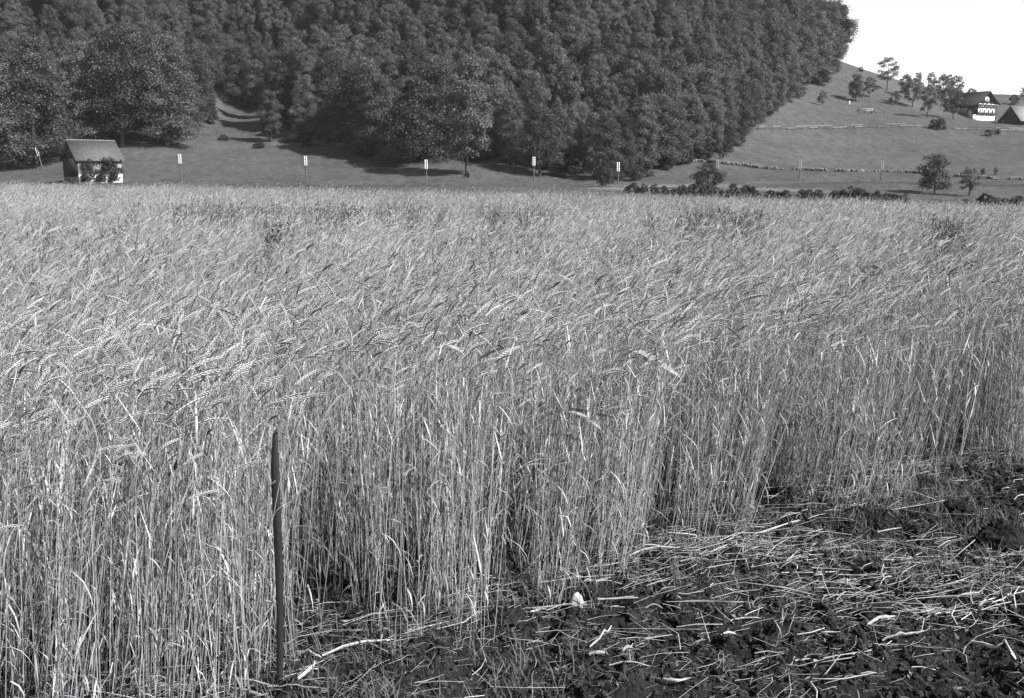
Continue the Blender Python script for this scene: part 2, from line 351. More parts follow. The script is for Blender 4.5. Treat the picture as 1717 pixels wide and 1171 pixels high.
def euler_from(lx, ly, rz):
    """heading rz, then lean towards +x by lx and towards +y by ly (radians)"""
    cz, sz = np.cos(rz), np.sin(rz); cb, sb = np.cos(lx), np.sin(lx); ca, sa = np.cos(-ly), np.sin(-ly)
    # R = Ry(lx) Rx(-ly) Rz(rz)
    Rx = np.zeros((len(rz), 3, 3)); Ry = Rx.copy(); Rz = Rx.copy()
    Rx[:, 0, 0] = 1; Rx[:, 1, 1] = ca; Rx[:, 1, 2] = -sa; Rx[:, 2, 1] = sa; Rx[:, 2, 2] = ca
    Ry[:, 1, 1] = 1; Ry[:, 0, 0] = cb; Ry[:, 0, 2] = sb; Ry[:, 2, 0] = -sb; Ry[:, 2, 2] = cb
    Rz[:, 2, 2] = 1; Rz[:, 0, 0] = cz; Rz[:, 0, 1] = -sz; Rz[:, 1, 0] = sz; Rz[:, 1, 1] = cz
    Rm = Ry @ Rx @ Rz
    return np.stack([np.arctan2(Rm[:, 2, 1], Rm[:, 2, 2]), -np.arcsin(np.clip(Rm[:, 2, 0], -1, 1)), np.arctan2(Rm[:, 1, 0], Rm[:, 0, 0])], 1)

# ------------------------------------------------------------------ the rye: stalks that nod towards local +x
def rye(mb, r, lod=0, off=(0, 0), heading=0.0, thick=1.0, hs=1.0):
    L_ = r.uniform(1.28, 1.5) * hs; nod = r.uniform(.4, 1.7) if r.random() < .72 else r.uniform(.1, .5)
    lean = r.normal(0, .08); n = (9, 6, 5)[lod]
    s = np.concatenate([np.linspace(0, .7, max(2, n - 5)), np.linspace(.78, 1, 4)]) if lod < 2 else np.array([0, .4, .75, .9, 1])
    bow = r.normal(0, .05)
    ang = lambda q: lean + bow * q + nod * sstep(.74, 1.06, q)
    P = [np.zeros(3)]; ss = np.linspace(0, 1, 41)
    full = np.cumsum(np.stack([np.sin(ang(ss)), 0 * ss + r.normal(0, .03), np.cos(ang(ss))], 1) * L_ / 40, 0); full = np.vstack([[0, 0, 0], full[:-1]])
    P = np.stack([np.interp(s, ss, full[:, k]) for k in range(3)], 1)
    rad = np.interp(s, [0, .6, 1], [.0021, .0018, .0012]) * thick * r.uniform(.7, 1.25)
    b = MB(); b.tube(P, rad, 3, cap=False)
    d = P[-1] - P[-2]; d /= np.linalg.norm(d); ang_e = math.atan2(d[0], d[2]); el = r.uniform(.08, .14)
    if r.random() < (.30, .30, .2)[lod]: pass            # a stalk without its ear
    elif lod == 0:                                     # spikelets left and right of the rachis
        m = 15; p = P[-1].copy(); side = np.array((0, 1., 0)); tw = r.uniform(0, 3.1)
        for k in range(m):
            a = ang_e + .5 * (k / m); dd = np.array((math.sin(a), 0, math.cos(a))); up = np.cross(side, dd)
            sd = (side * math.cos(tw) + up * math.sin(tw)) * (1 if k % 2 else -1); st = el / m; w = .0036 * thick * (1 - .5 * abs(k / m - .4)); ln = st * 2.7
            c = p + sd * w * .42; x = dd * .95 + sd * .2; x /= np.linalg.norm(x); q = np.cross(x, sd); q /= np.linalg.norm(q)
            b.add([c - x * .2 * ln, c + sd * w + x * .25 * ln, c + q * w + x * .25 * ln, c - sd * w + x * .25 * ln, c - q * w + x * .25 * ln, c + x * ln],
                  [(0, 1, 2, 2), (0, 2, 3, 3), (0, 3, 4, 4), (0, 4, 1, 1), (5, 2, 1, 1), (5, 3, 2, 2), (5, 4, 3, 3), (5, 1, 4, 4)])
            p = p + dd * st
    else:
        a = ang_e + .3; d2 = np.array((math.sin(a), 0, math.cos(a)))
        b.tube([P[-1] - d * .005, P[-1] + d * el * .3, P[-1] + (d + d2) * el * .35, P[-1] + d2 * el], np.array((.0016, .0052, .0048, .001)) * thick, 3 if lod == 2 else 4, cap=False)
    for k in range((r.integers(3, 6), 2, 1)[lod]):          # dry leaf blades
        q = r.uniform(.06, .86); p0 = np.array([np.interp(q, ss, full[:, j]) for j in range(3)]); az = r.uniform(0, 6.28); ln = r.uniform(.06, .26); m = 4
        kd = r.random(); a0 = r.uniform(.1, .9); a1 = a0 + r.uniform(-.1, .35) if kd < .42 else r.uniform(2.3, 3.1) if kd < .8 else r.uniform(1.0, 2.2); pts = [p0]; ex = .8 if kd < .42 else r.uniform(.2, .5) if kd < .8 else .9; ln *= .75 if kd < .42 else 1
        for j in range(m):
            a = a0 + (a1 - a0) * (j / (m - 1)) ** ex; pts.append(pts[-1] + np.array((math.sin(a) * math.cos(az), math.sin(a) * math.sin(az), math.cos(a))) * ln / m)
        wd = r.uniform(.0035, .0085) * thick
        V = np.array(pts); sd = np.array((-math.sin(az), math.cos(az), 0)); ww = np.array([.5, 1, .9, .6, .08]) * wd
        A_ = V - sd * ww[:, None] / 2; B_ = V + sd * ww[:, None] / 2; vv = np.stack([A_, B_], 1).reshape(-1, 3)
        b.add(vv, [(2 * i, 2 * i + 1, 2 * i + 3, 2 * i + 2) for i in range(m)])
    c, s_ = math.cos(heading), math.sin(heading)
    mb.merge(b, [[c, -s_, 0], [s_, c, 0], [0, 0, 1]], (off[0], off[1], 0))
VAR = []
rr = np.random.default_rng(11)
for k in range(26):
    b = MB(); rye(b, rr, 0); VAR.append(src('rye_stalk', b, M['stalk']))
NS = len(VAR)
for k in range(10):
    b = MB()
    for j in range(11): rye(b, rr, 1, off=rr.uniform(-.16, .16, 2), heading=rr.normal(0, .8), thick=.86, hs=rr.uniform(.74, 1.12))
    VAR.append(src('rye_clump', b, M['stalk']))
NC = len(VAR)
for k in range(8):
    b = MB()
    for j in range(22): rye(b, rr, 2, off=rr.uniform(-.3, .3, 2), heading=rr.normal(0, .8), thick=1.12, hs=rr.uniform(.8, 1.1))
    VAR.append(src('rye_patch', b, M['stalk']))
NP_ = len(VAR)
def crop():
    P, lx, ly, hd, sc, ix, tn = [], [], [], [], [], [], []
    zones = ((3.0, 11, 480, 0, NS), (11, 17, 190, 0, NS), (17, 36, 13, NS, NC), (36, 86, 4.6, NC, NP_))
    for y0, y1, dens, i0, i1 in zones:
        xm = .66 * y1 + 2.5; n = int(dens * 2 * xm * (y1 - y0)); X = rng.uniform(-xm, xm, n); Y = rng.uniform(y0, y1, n)
        e = past_edge(X, Y) + .42 + (vnoise(X * 1.9, Y * 1.9, 77) - .5) * .5 + (vnoise(X * 5, Y * 5, 78) - .5) * .2
        for nx, ny, nw in ((592, 1050, .16), (735, 1010, .12), (850, 985, .14), (1095, 915, .15), (1195, 885, .1), (1285, 850, .17), (1500, 795, .15)):      # bays in the cut front
            gx_, gy_ = flat(nx, ny); e = e - .75 * np.exp(-((X - gx_) / nw) ** 2 - ((Y - gy_) / .5) ** 2)
        ok = (np.abs(X) < .6 * Y + 2.5) & (e > 0) & (before_far(X, Y) > (vnoise(X * .5, Y * .5, 5)) * 1.5)
        cl = vnoise(X * 4.5, Y * 4.5, 61) * .6 + vnoise(X * 1.4, Y * 1.4, 62) * .4
        keep = rng.random(n) < np.where(e < 1.2, .12 + .88 * sstep(.28, .60, cl), np.where(Y < 17, .35 + .4 * sstep(.3, .55, cl), 1)); ok &= keep
        sx, sy = flat(469, 1150); ok &= ~((np.abs(X - sx - .01) < .10) & (Y < sy + .12)) & ~((np.abs(X - sx - .16) < .2) & (Y < sy - .02))   # trodden open round the stake
        X, Y, e = X[ok], Y[ok], e[ok]; n = len(X)
        z = np.where(Y < 15.4, soil_z(X, Y) - .01, terrain(X, Y))
        P.append(np.stack([X, Y, z], 1))
        front = 1 - sstep(0, 2.0, e)
        lean = .05 + .16 * (vnoise(X * .45, Y * .45, 81) - .42) + front * .10 * (vnoise(X * .9, Y * .9, 83) - .3) + rng.normal(0, .05, n) * (1 if i0 == 0 else .5)
        lx.append(lean); ly.append(-.06 * front + .14 * (vnoise(X * .4, Y * .4, 82) - .5) + rng.normal(0, .05, n) * (1 if i0 == 0 else .5))
        h = np.where(rng.random(n) < .78, rng.normal(0, .6, n) + .8 * (vnoise(X * .3, Y * .3, 84) - .5), rng.uniform(0, 6.28, n)); hd.append(h)
        hgt = 1 + .16 * (fbm(X * .35, Y * .35, 90, 3) - .47); sc.append(np.where(rng.random(n) < (.24 if i0 == 0 else .0), rng.uniform(.6, .92, n), rng.normal(1.03, .07 if i0 == 0 else .04, n)) * hgt); ix.append(rng.integers(i0, i1, n))
        t = .5 + rng.normal(0, .24, n) + .5 * (fbm(X * .2, Y * .12, 95, 3) - .47); tn.append(np.clip(t, 0, 1))
    P = np.vstack(P); print('rye copies', len(P))
    scatter('rye_crop', P, euler_from(np.concatenate(lx), np.concatenate(ly), np.concatenate(hd)), np.concatenate(sc), np.concatenate(ix), np.concatenate(tn), VAR, 'dense ripe rye crop with nodding ears filling the field')
crop()

# low leafy weeds standing up through the crop, in patches
def weeds():
    vs_ = []
    for k in range(5):
        b = MB()
        for j in range(80):
            az = rr.uniform(0, 6.28); h = rr.uniform(.3, 1.45); q = rr.uniform(0, .22); c = np.array((q * math.cos(az), q * math.sin(az), h)); a2 = rr.uniform(0, 6.28); e = rr.uniform(-.5, .6); ln = rr.uniform(.04, .09)
            d = np.array((math.cos(a2) * math.cos(e), math.sin(a2) * math.cos(e), math.sin(e))); b.strip([c, c + d * ln * .5, c + d * ln + np.array((0, 0, -.02))], [.008, .026, .003], np.cross(d, (0, 0, 1.)))
        for j in range(5): b.tube([(rr.uniform(-.03, .03), rr.uniform(-.03, .03), 0), rr.uniform(-.1, .1, 3) + (0, 0, .7), rr.uniform(-.2, .2, 3) + (0, 0, 1.35)], [.006, .005, .003], 3, cap=False)
        vs_.append(src('weed_plant', b, M['weed']))
    P = []
    for px, py, wx, wy, n in ((380, 357, 190, 6, 70), (600, 362, 150, 7, 60), (850, 366, 80, 8, 30), (1180, 372, 90, 8, 40), (1240, 378, 30, 6, 16), (1590, 392, 45, 8, 22), (150, 400, 130, 14, 14), (900, 430, 500, 40, 7), (1300, 420, 380, 40, 7), (465, 402, 12, 5, 6)):
        for k in range(n):
            x, y = px + rng.normal(0, wx * .5), py + rng.normal(0, wy * .5); Y = .95 / ((y - YH) / F)
            if y < 330: continue
            a = (x - CX) / F; X = a * Y
            if in_crop(X, Y): P.append((X, Y, float(terrain(X, Y))))
    P = np.array(P); n = len(P); z0 = np.zeros(n)
    scatter('weeds', P, np.stack([z0, z0, rng.uniform(0, 6.28, n)], 1), rng.uniform(1.06, 1.2, n), rng.integers(0, 5, n), rng.random(n), vs_, 'dark leafy weeds standing in patches through the rye')
weeds()

# ------------------------------------------------------------------ straw, chaff and stubble on the bare soil
def bare_pt(n, reach=.05):
    out = []
    while len(out) < n:
        x = random.uniform(-2.6, 9.5); y = random.uniform(3.4, 14)
        if abs(x) > .58 * y + .8: continue
        if past_edge(x, y) < reach and rng.random() < math.exp(-max(0, past_edge(x, y)) * 1.2): out.append((x, y))
    return np.array(out)
def swath(X, Y):
    """how thickly the cut straw lies"""
    px, py = project(np.stack([X, Y, 0 * X], 1))
    s = np.exp(-((py - np.interp(px, [1000, 1250, 1450, 1717], [950, 935, 1005, 1000])) / 48) ** 2) * sstep(980, 1150, px)
    s = np.maximum(s, .5 * np.exp(-(past_edge(X, Y) / .35) ** 2))
    return .26 + .74 * s
def litter():
    b = MB(); P = bare_pt(15000, 1.0); keep = rng.random(len(P)) < swath(P[:, 0], P[:, 1]) * sstep(.25, .75, .45 * swath(P[:, 0], P[:, 1]) + fbm(P[:, 0] * 1.7, P[:, 1] * 2.6, 7) * .75); P = P[keep]
    for x, y in P:
        ln = min(.7, rng.gamma(1.6, .08) + .02); a = rng.normal(.45, .55) if rng.random() < .75 else rng.uniform(0, 3.14); e = rng.normal(.03, .10); r = rng.uniform(.0008, .0018) if rng.random() < .8 else rng.uniform(.0018, .0042)
        d = np.array((math.cos(a) * math.cos(e), math.sin(a) * math.cos(e), math.sin(e))); s_ = np.array((-d[1], d[0], 0)); k = rng.normal(0, .10) * ln
        T = np.array([-.5, -.05, .5])[:, None] * ln * d + np.array([0, 1, 0])[:, None] * (s_ * k + np.array((0, 0, rng.uniform(0, .05) * ln)))
        T += (x, y, 0); T[:, 2] += soil_z(T[:, 0], T[:, 1]).max() + r + rng.exponential(.012)
        b.tube(T, r, 3, cap=False)
    tag(b.build('straw_litter', M['straw']), kind='stuff', label='thin cut straw strewn over the dark bare soil')
    c = MB(); P = bare_pt(9000, .8)
    n = len(P); L_ = rng.gamma(2, .0028, n) + .002; w = L_ * rng.uniform(.15, .6, n); a = rng.uniform(0, 6.28, n); tl = rng.normal(0, .35, n)
    Z = soil_z(P[:, 0], P[:, 1]) + .006
    d = np.stack([np.cos(a) * np.cos(tl), np.sin(a) * np.cos(tl), np.sin(tl)], 1); s_ = np.stack([-np.sin(a), np.cos(a), rng.normal(0, .3, n)], 1); C0 = np.stack([P[:, 0], P[:, 1], Z], 1)
    V = np.stack([C0 - d * L_[:, None], C0 + s_ * w[:, None], C0 + d * L_[:, None], C0 - s_ * w[:, None]], 1).reshape(-1, 3)
    c.add(V, np.arange(4 * n).reshape(-1, 4)); tag(c.build('chaff', M['chaff']), kind='stuff', label='pale chaff and leaf scraps scattered over the soil')
    vs_ = []
    for k in range(6):
        b = MB()
        for j in range(rr.integers(5, 13)):
            h = rr.uniform(.03, .13); az = rr.uniform(0, 6.28); le = rr.uniform(0, .7); o = rr.normal(0, .022, 2); t = np.array((math.cos(az) * le, math.sin(az) * le, 1.)); p0 = np.array((o[0], o[1], -.01))
            b.strip([p0, p0 + t * h * .5, p0 + t * h + np.array((math.cos(az), math.sin(az), -.3)) * h * .3], [.004, .0035, .001], (-math.sin(az), math.cos(az), .1), .15)
        vs_.append(src('stubble_tuft', b, M['stubble']))
    P = bare_pt(5200, 1.6); cl = fbm(P[:, 0] * 1.6, P[:, 1] * 1.6, 17, 3); P = P[rng.random(len(P)) < np.maximum(sstep(.33, .6, cl), .9 * np.exp(-(past_edge(P[:, 0], P[:, 1]) / .5) ** 2))]; n = len(P)
    scatter('stubble', np.stack([P[:, 0], P[:, 1], soil_z(P[:, 0], P[:, 1])], 1), np.stack([rng.normal(0, .12, n), rng.normal(0, .12, n), rng.uniform(0, 6.28, n)], 1), rng.uniform(.7, 1.5, n), rng.integers(0, 6, n), rng.random(n), vs_,
            'short stubble and green blades sprouting from the soil')
litter()

# crumbs and clods of the worked soil, and short broken bits of straw lying between them
def crumbs():
    import bmesh
    vs_ = []
    for k in range(5):
        bm = bmesh.new(); bmesh.ops.create_icosphere(bm, subdivisions=2, radius=1)
        for v in bm.verts: p = np.array(v.co); v.co *= float(.42 + 1.1 * vnoise(p[0] * 2.6 + k * 9, p[1] * 2.6 + p[2] * 3.3, k)) * Vector((1, rr.uniform(.95, 1.05), .75)).length / 1.6
        me = bpy.data.meshes.new('crumb'); bm.to_mesh(me); bm.free(); me.materials.append(M['crumb']); vs_.append(bpy.data.objects.new('crumb', me))
    P = bare_pt(18000, 1.2); n = len(P); sc = np.clip(rng.gamma(1.3, .0065, n) + .003, 0, .019)
    scatter('soil_crumbs', np.column_stack([P, soil_z(P[:, 0], P[:, 1]) + sc * .25]), rng.uniform(0, 6.28, (n, 3)), sc, rng.integers(0, 5, n), rng.random(n), vs_, 'dark crumbs of peaty soil lying on the bare ground')
    b = MB(); P = bare_pt(20000, .6); P = P[rng.random(len(P)) < .25 + .75 * sstep(.35, .6, fbm(P[:, 0] * 2.5, P[:, 1] * 2.5, 19, 3))]; n = len(P); ln = rng.gamma(2, .011, n) + .008; a = rng.uniform(0, 6.28, n); e = rng.normal(.12, .28, n); w = rng.uniform(.0006, .002, n)
    d = np.stack([np.cos(a) * np.cos(e), np.sin(a) * np.cos(e), np.sin(e)], 1) * ln[:, None]; sd = np.stack([-np.sin(a), np.cos(a), 0 * a], 1) * w[:, None]; up = np.array((0, 0, 1.)) * w[:, None] * 1.4; C0 = np.column_stack([P, soil_z(P[:, 0], P[:, 1]) + .006 + rng.exponential(.008, n)])
    V = np.stack([C0 - d - sd, C0 - d + sd, C0 - d + up, C0 + d - sd * .6, C0 + d + sd * .6, C0 + d + up * .6], 1).reshape(-1, 3); q = np.arange(n)[:, None] * 6
    b.add(V, np.concatenate([q + np.array((0, 1, 4, 3)), q + np.array((1, 2, 5, 4)), q + np.array((2, 0, 3, 5))])); tag(b.build('straw_bits', M['bits']), kind='stuff', label='short broken bits of straw and leaf among the crumbs')
crumbs()

# grass standing on the meadows: tufts as copies of a few meshes
def meadow():
    vs_ = []
    for k in range(5):
        b = MB()
        for j in range(22):
            h = rr.uniform(.10, .34); az = rr.uniform(0, 6.28); o = rr.normal(0, .8, 2); le = rr.uniform(.1, .8); p0 = np.array((o[0], o[1], -.03)); t = np.array((math.cos(az) * le, math.sin(az) * le, 1.))
            b.strip([p0, p0 + t * h * .6, p0 + t * h + np.array((math.cos(az), math.sin(az), -.3)) * h * .4], [.05, .04, .01], (-math.sin(az), math.cos(az), .1))
        vs_.append(src('grass_tuft', b, M['grass']))
    n = 90000; Y = 90 + 380 * rng.random(n) ** .9; X = (rng.random(n) * 1.16 - .58) * Y; Z = terrain(X, Y); qx, qy = project(np.column_stack([X, Y, Z]))
    ok = ~in_wood(qx, qy + 3) & (qy > 90) & (rng.random(n) < .25 + .75 * sstep(.35, .65, fbm(X / 9, Y / 14, 71, 3))); X, Y, Z = X[ok], Y[ok], Z[ok]; n = len(X); print('tufts', n)
    scatter('meadow_grass', np.column_stack([X, Y, Z]), np.stack([rng.normal(0, .1, n), rng.normal(0, .1, n), rng.uniform(0, 6.28, n)], 1), rng.uniform(.3, .62, n) * np.where(rng.random(n) < .06, 1.9, 1), rng.integers(0, 5, n), np.clip(.5 + .8 * (fbm(X / 16, Y / 22, 73, 3) - .47) + rng.normal(0, .2, n), 0, 1), vs_, 'uneven meadow grass on the valley floor and slopes')
meadow()

def gpt(x, y, dz=0.0):
    a, d, c = ray(x, y); Ys = np.linspace(3, 15, 900); t = Ys / d; g = soil_z(a * t, Ys); k = int(np.argmax(g >= CAM_H + c * t)); X, Y, z = a * t[k], Ys[k], float(g[k])
    return np.array((X, Y, z + dz))
def cut_stalk(p, q, r, label, group=None, kink=0.0):
    A, B = gpt(*p), gpt(*q); n = 7; t = np.linspace(0, 1, n)[:, None]; P = A + (B - A) * t; d = B - A; s_ = np.array((-d[1], d[0], 0.)); P += s_ * kink * np.sin(math.pi * t) + np.array((0, 0, 1)) * (.012 + .02 * np.sin(math.pi * t) * random.random())
    P[:, 2] = np.maximum(P[:, 2], soil_z(P[:, 0], P[:, 1]) + r * .6); P[:, 2] += r
    kp = rng.integers(2, 5); off = rng.normal(0, .05) * np.linalg.norm(d); P[kp:] += s_ / (np.linalg.norm(s_) + 1e-9) * off * np.linspace(.2, 1, n - kp)[:, None]; P[:, :2] += rng.normal(0, r * .35, (n, 2))
    b = MB(); rad = r * np.array([.8, 1, .9, 1.15, .9, 1, .55]) * rng.uniform(.85, 1.12, n); b.tube(P, rad, 6, flat=rng.uniform(.35, .8))
    if r > .006:
        q = P[-1]; dd = (P[-1] - P[-2]) / (np.linalg.norm(P[-1] - P[-2]) + 1e-9); b.strip([q - dd * r * 2, q + dd * r * 2 + (0, 0, r * .6), q + dd * r * 5 + (0, 0, r * rng.uniform(-.5, 1.5))], [r * 1.5, r * 1.2, r * .15], (-dd[1], dd[0], .3), .2)
    o = b.build('cut_stalk', M['cut'], smooth=True); c = o.data; ctr = P.mean(0); c.transform(Matrix.Translation(-Vector(ctr))); o.location = ctr
    return tag(o, label, 'cut stalk', group)
GS = 'thick pale cut stalks lying on the soil'
for a in (((368, 1152), (455, 1162), .011, 'thick pale cut stalk lying left of the stake foot, upper of the pair'), ((372, 1163), (440, 1170), .010, 'thick pale cut stalk lying left of the stake foot, lower of the pair'),
          ((395, 1105), (462, 1110), .007, 'pale cut stalk lying behind the stake just above its foot'), ((493, 1103), (532, 1106), .010, 'short thick pale stalk right of the stake by the dark clod'),
          ((540, 1108), (648, 1080), .008, 'long pale stalk slanting under the dark clod near the stake'), ((500, 1146), (538, 1122), .010, 'stubby pale stalk slanting up beside the stake foot'),
          ((470, 1160), (548, 1164), .006, 'thin pale stalk pointing right from the stake foot'), ((345, 1171), (382, 1118), .007, 'pale split stalk leaning at the crop edge left of the stake'),
          ((967, 986), (1003, 981), .011, 'thick white stalk piece just above the white stone'), ((943, 980), (978, 975), .008, 'bent pale stalk at the crop foot above the white stone'),
          ((885, 1027), (1062, 1008), .006, 'long thin pale stalk lying in front of the white stone'), ((890, 1036), (917, 1033), .008, 'short pale stalk left of and below the white stone'),
          ((988, 1114), (1018, 1104), .011, 'short thick white stalk alone on bare soil below the white stone'), ((1043, 1101), (1060, 1096), .009, 'stubby white stalk piece right of its longer neighbour below the stone'),
          ((1110, 1148), (1142, 1148), .010, 'thick white stalk lying level at the lower middle'), ((1055, 938), (1130, 922), .008, 'pale stalk lying along the crop foot above the swath'),
          ((1453, 1058), (1487, 1041), .011, 'thick white stalk in the swath pointing up to the right'), ((1478, 1082), (1537, 1066), .009, 'bent white stalk with a hooked end below the swath'),
          ((1424, 825), (1475, 808), .010, 'pale stalk with a forked end at the crop edge far up'), ((1545, 793), (1615, 762), .009, 'long pale stalk slanting by the crop edge farthest back'),
          ((1632, 946), (1672, 950), .011, 'pale stalk beside the big dark hummock'), ((1627, 1085), (1697, 1103), .010, 'broad pale stalk lying low in the swath near the frame edge'),
          ((1340, 880), (1250, 905), .007, 'pale stalk slanting below the crop foot at mid distance'), ((1330, 845), (1362, 842), .008, 'short pale stalk lying against the crop foot')):
    cut_stalk(*a[:3], a[3], kink=random.gauss(0, .03))
for k in range(34):
    while True:
        x, y = bare_pt(1)[0]; px, py = project([(x, y, 0)])
        if -20 < px[0] < 1740 and py[0] < 1180: break
    ln = rng.uniform(18, 62) * (py[0] - 285) / 700; a = rng.normal(.25, .5)
    cut_stalk((px[0], py[0]), (px[0] + ln * math.cos(a), py[0] - ln * .55 * math.sin(a)), rng.uniform(.0028, .0062), 'slim pale cut stalk lying among straw on dark soil', GS, kink=random.gauss(0, .05))

# white stone and dark clods
def lump(name, c, size, m, label, cat, seed, sub=3, rough=.28, flatb=.75):
    import bmesh
    bm = bmesh.new(); bmesh.ops.create_icosphere(bm, subdivisions=sub, radius=1)
    for v in bm.verts:
        p = np.array(v.co); d = 1 + rough * (fbm(p[0] * 1.7 + seed, p[1] * 1.7 + p[2] * 2.1, seed, 3) - .45) * 2 + rough * .5 * (vnoise(p[0] * 6 + seed, p[1] * 6 + p[2] * 5, seed) - .5)
        v.co = Vector((p[0] * size[0] * d, p[1] * size[1] * d, p[2] * size[2] * d * (1 if p[2] > 0 else .5)))
    me = bpy.data.meshes.new(name); bm.to_mesh(me); bm.free(); me.materials.append(m)
    return tag(link(name, me, loc=c), label, cat)
def stone(c):
    import bmesh
    bm = bmesh.new()
    for q in ((-.046, -.02, 0), (.036, -.03, 0), (.05, .02, .0), (-.03, .035, 0), (-.012, -.012, .078), (.012, .012, .086), (.034, -.004, .062), (-.034, 0, .03), (.046, .008, .03), (-.02, -.034, .022), (.022, -.036, .03)): bm.verts.new(q)
    bmesh.ops.convex_hull(bm, input=bm.verts); bmesh.ops.bevel(bm, geom=bm.edges[:], offset=.003, segments=1, affect='EDGES')
    me = bpy.data.meshes.new('white_stone'); bm.to_mesh(me); bm.free(); me.materials.append(M['stone'])
    tag(link('white_stone', me, loc=c), 'angular white stone lying on dark soil at the crop edge', 'stone')
stone(gpt(965, 1017) + np.array((0, 0, -.004)))
for i, (x, y, w, h, lab) in enumerate(((547, 1092, .10, .085, 'dark soil clod at the crop foot right of the stake'), (1672, 925, .17, .16, 'large dark soil hummock on the bare ground, farthest from the stake'), (845, 1045, .11, .05, 'low dark clod left of the white stone'),
                                       (1190, 905, .10, .06, 'dark clod tucked at the crop foot above the straw swath'), (1610, 862, .13, .07, 'flat dark clod beyond the large hummock'), (600, 1050, .08, .06, 'small dark clod in a gap of the crop foot'))):
    lump('soil_clod', gpt(x, y) + np.array((0, 0, .01)), (w, w * .8, h), M['soil'], lab, 'soil clod', 11 + i, 4, .5)

# the stake
def stake():
    A = gpt(469, 1150); B = A + np.array((0, 0, 0)); Yb = A[1]; top = np.array(at(463, 722, Yb + .02)); h = top[2] - A[2]
    t = thing('stake', 'dark weathered wooden stake standing upright at the crop front', 'stake', A)
    n = 16; b = MB(); s = np.linspace(-.06, 1, n); w = np.interp(s, [-.06, .1, .5, .9, 1], [.012, .0135, .0165, .0165, .010]); V = []
    for i in range(n):
        q = s[i]; c = (top - A) * q + np.array((math.sin(q * 5) * .006, math.cos(q * 4) * .004, 0)); j = rng.normal(0, .0009, 2)
        V.append([c + np.array((sx * w[i] * (1 + j[0] * 20) + j[0], sy * .011 + j[1], (sx * .012 if i == n - 1 else 0))) for sx, sy in ((-1, -1), (-.8, -1.25), (.8, -1.25), (1, -1), (1, 1), (-1, 1))])
    f = [(i * 6 + k, i * 6 + (k + 1) % 6, (i + 1) * 6 + (k + 1) % 6, (i + 1) * 6 + k) for i in range(n - 1) for k in range(6)]
    e = (n - 1) * 6; f += [(e, e + 1, e + 2, e + 3), (e, e + 3, e + 4, e + 5)]
    b.add(np.array(V).reshape(-1, 3), f); b.build('post', M['stake'], t)
stake()

# ------------------------------------------------------------------ reeds whose broad leaves stand out above the rye
def reed(name, label, base_px, Y, leaves):
    """leaves: (pixel polyline, width m, pale?) at distance Y, their far ends leaning back or forward"""
    yt = min(y for l in leaves for _, y in l[0]); Y = F * .88 / (yt - YH)
    for _ in range(3): Y = max(Y, np.interp(at(base_px[0], base_px[1], Y)[0], EX, EY) - .04)
    bx = at(base_px[0], base_px[1], Y); X0 = bx[0]; z0 = float(terrain(X0, Y)); t = thing(name, label, 'reed', (X0, Y, z0)); o = np.array((X0, Y, z0))
    b = MB(); topz = bx[2] - z0; b.tube([(0, 0, -.02), (.02, .01, topz * .5), (0, 0, topz)], [.004, .0035, .0025], 5, cap=False); b.build('stem', M['blade_pale'], t)
    for px, wid, pale, dy in leaves:
        P = np.array([np.array(at(x, y, Y + dy * i / (len(px) - 1))) - o for i, (x, y) in enumerate(px)]); n = 9
        s = np.linspace(0, 1, len(P)); q = np.linspace(0, 1, n); P = np.stack([np.interp(q, s, P[:, k]) for k in range(3)], 1)
        P[1:-1] = (P[:-2] + 2 * P[1:-1] + P[2:]) / 4
        b = MB(); b.strip(P, wid * np.array([.35, .7, .95, 1, 1, .9, .7, .4, .05]), np.array((.25, .75, .62)) if pale else np.array((.1, -.3, .95)), .12); b.build('leaf', M['blade_pale' if pale else 'blade_shaded'], t)
reed('reed_plant', 'reed with one broad pale leaf arching bright above the crop', (1140, 632), 8.6, [([(1140, 632), (1105, 608), (1080, 592), (1055, 586)], .042, 1, -.3)])
reed('reed_plant', 'reed with a dark leaf above a pale curved one over the dark stalks', (1030, 730), 7.2, [([(1032, 700), (1000, 695), (970, 688), (944, 682)], .022, 0, -.15), ([(1012, 724), (990, 704), (968, 692), (948, 690)], .02, 1, -.1), ([(985, 748), (960, 730), (925, 728), (905, 732)], .02, 0, -.1)])
reed('reed_plant', 'reed with folded pale leaves low on the left crop front', (268, 760), 5.6, [([(268, 758), (225, 762), (190, 770), (165, 782)], .034, 1, -.1), ([(170, 788), (190, 782), (215, 773)], .03, 0, -.1), ([(205, 806), (180, 815), (140, 838)], .02, 1, -.1), ([(172, 812), (185, 835), (193, 850)], .016, 1, -.1)])
reed('reed_plant', 'reed with long pale blades fanning up toward the stake', (225, 850), 5.5, [([(225, 850), (255, 825), (290, 800)], .022, 1, -.1), ([(300, 760), (320, 725), (335, 680)], .028, 1, -.1), ([(282, 800), (300, 772), (308, 760)], .02, 0, -.1)])
reed('reed_plant', 'reed with a single dark drooping blade over the crop left side', (110, 592), 8.2, [([(110, 592), (90, 581), (65, 573), (40, 568)], .03, 0, -.2), ([(40, 570), (55, 545), (80, 515), (105, 500)], .022, 1, .3)])
reed('reed_plant', 'reed with dark blades cut by the picture edge above the crop', (12, 640), 7.0, [([(64, 623), (40, 622), (15, 626), (-14, 634)], .022, 0, -.1), ([(4, 545), (2, 520), (-4, 490)], .02, 0, 0)])
reed('reed_plant', 'reed with a small upright dark tip standing over the far crop', (333, 446), 14.5, [([(333, 446), (332, 434), (329, 420)], .028, 0, .1), ([(345, 443), (355, 448), (366, 458)], .025, 0, -.1)])
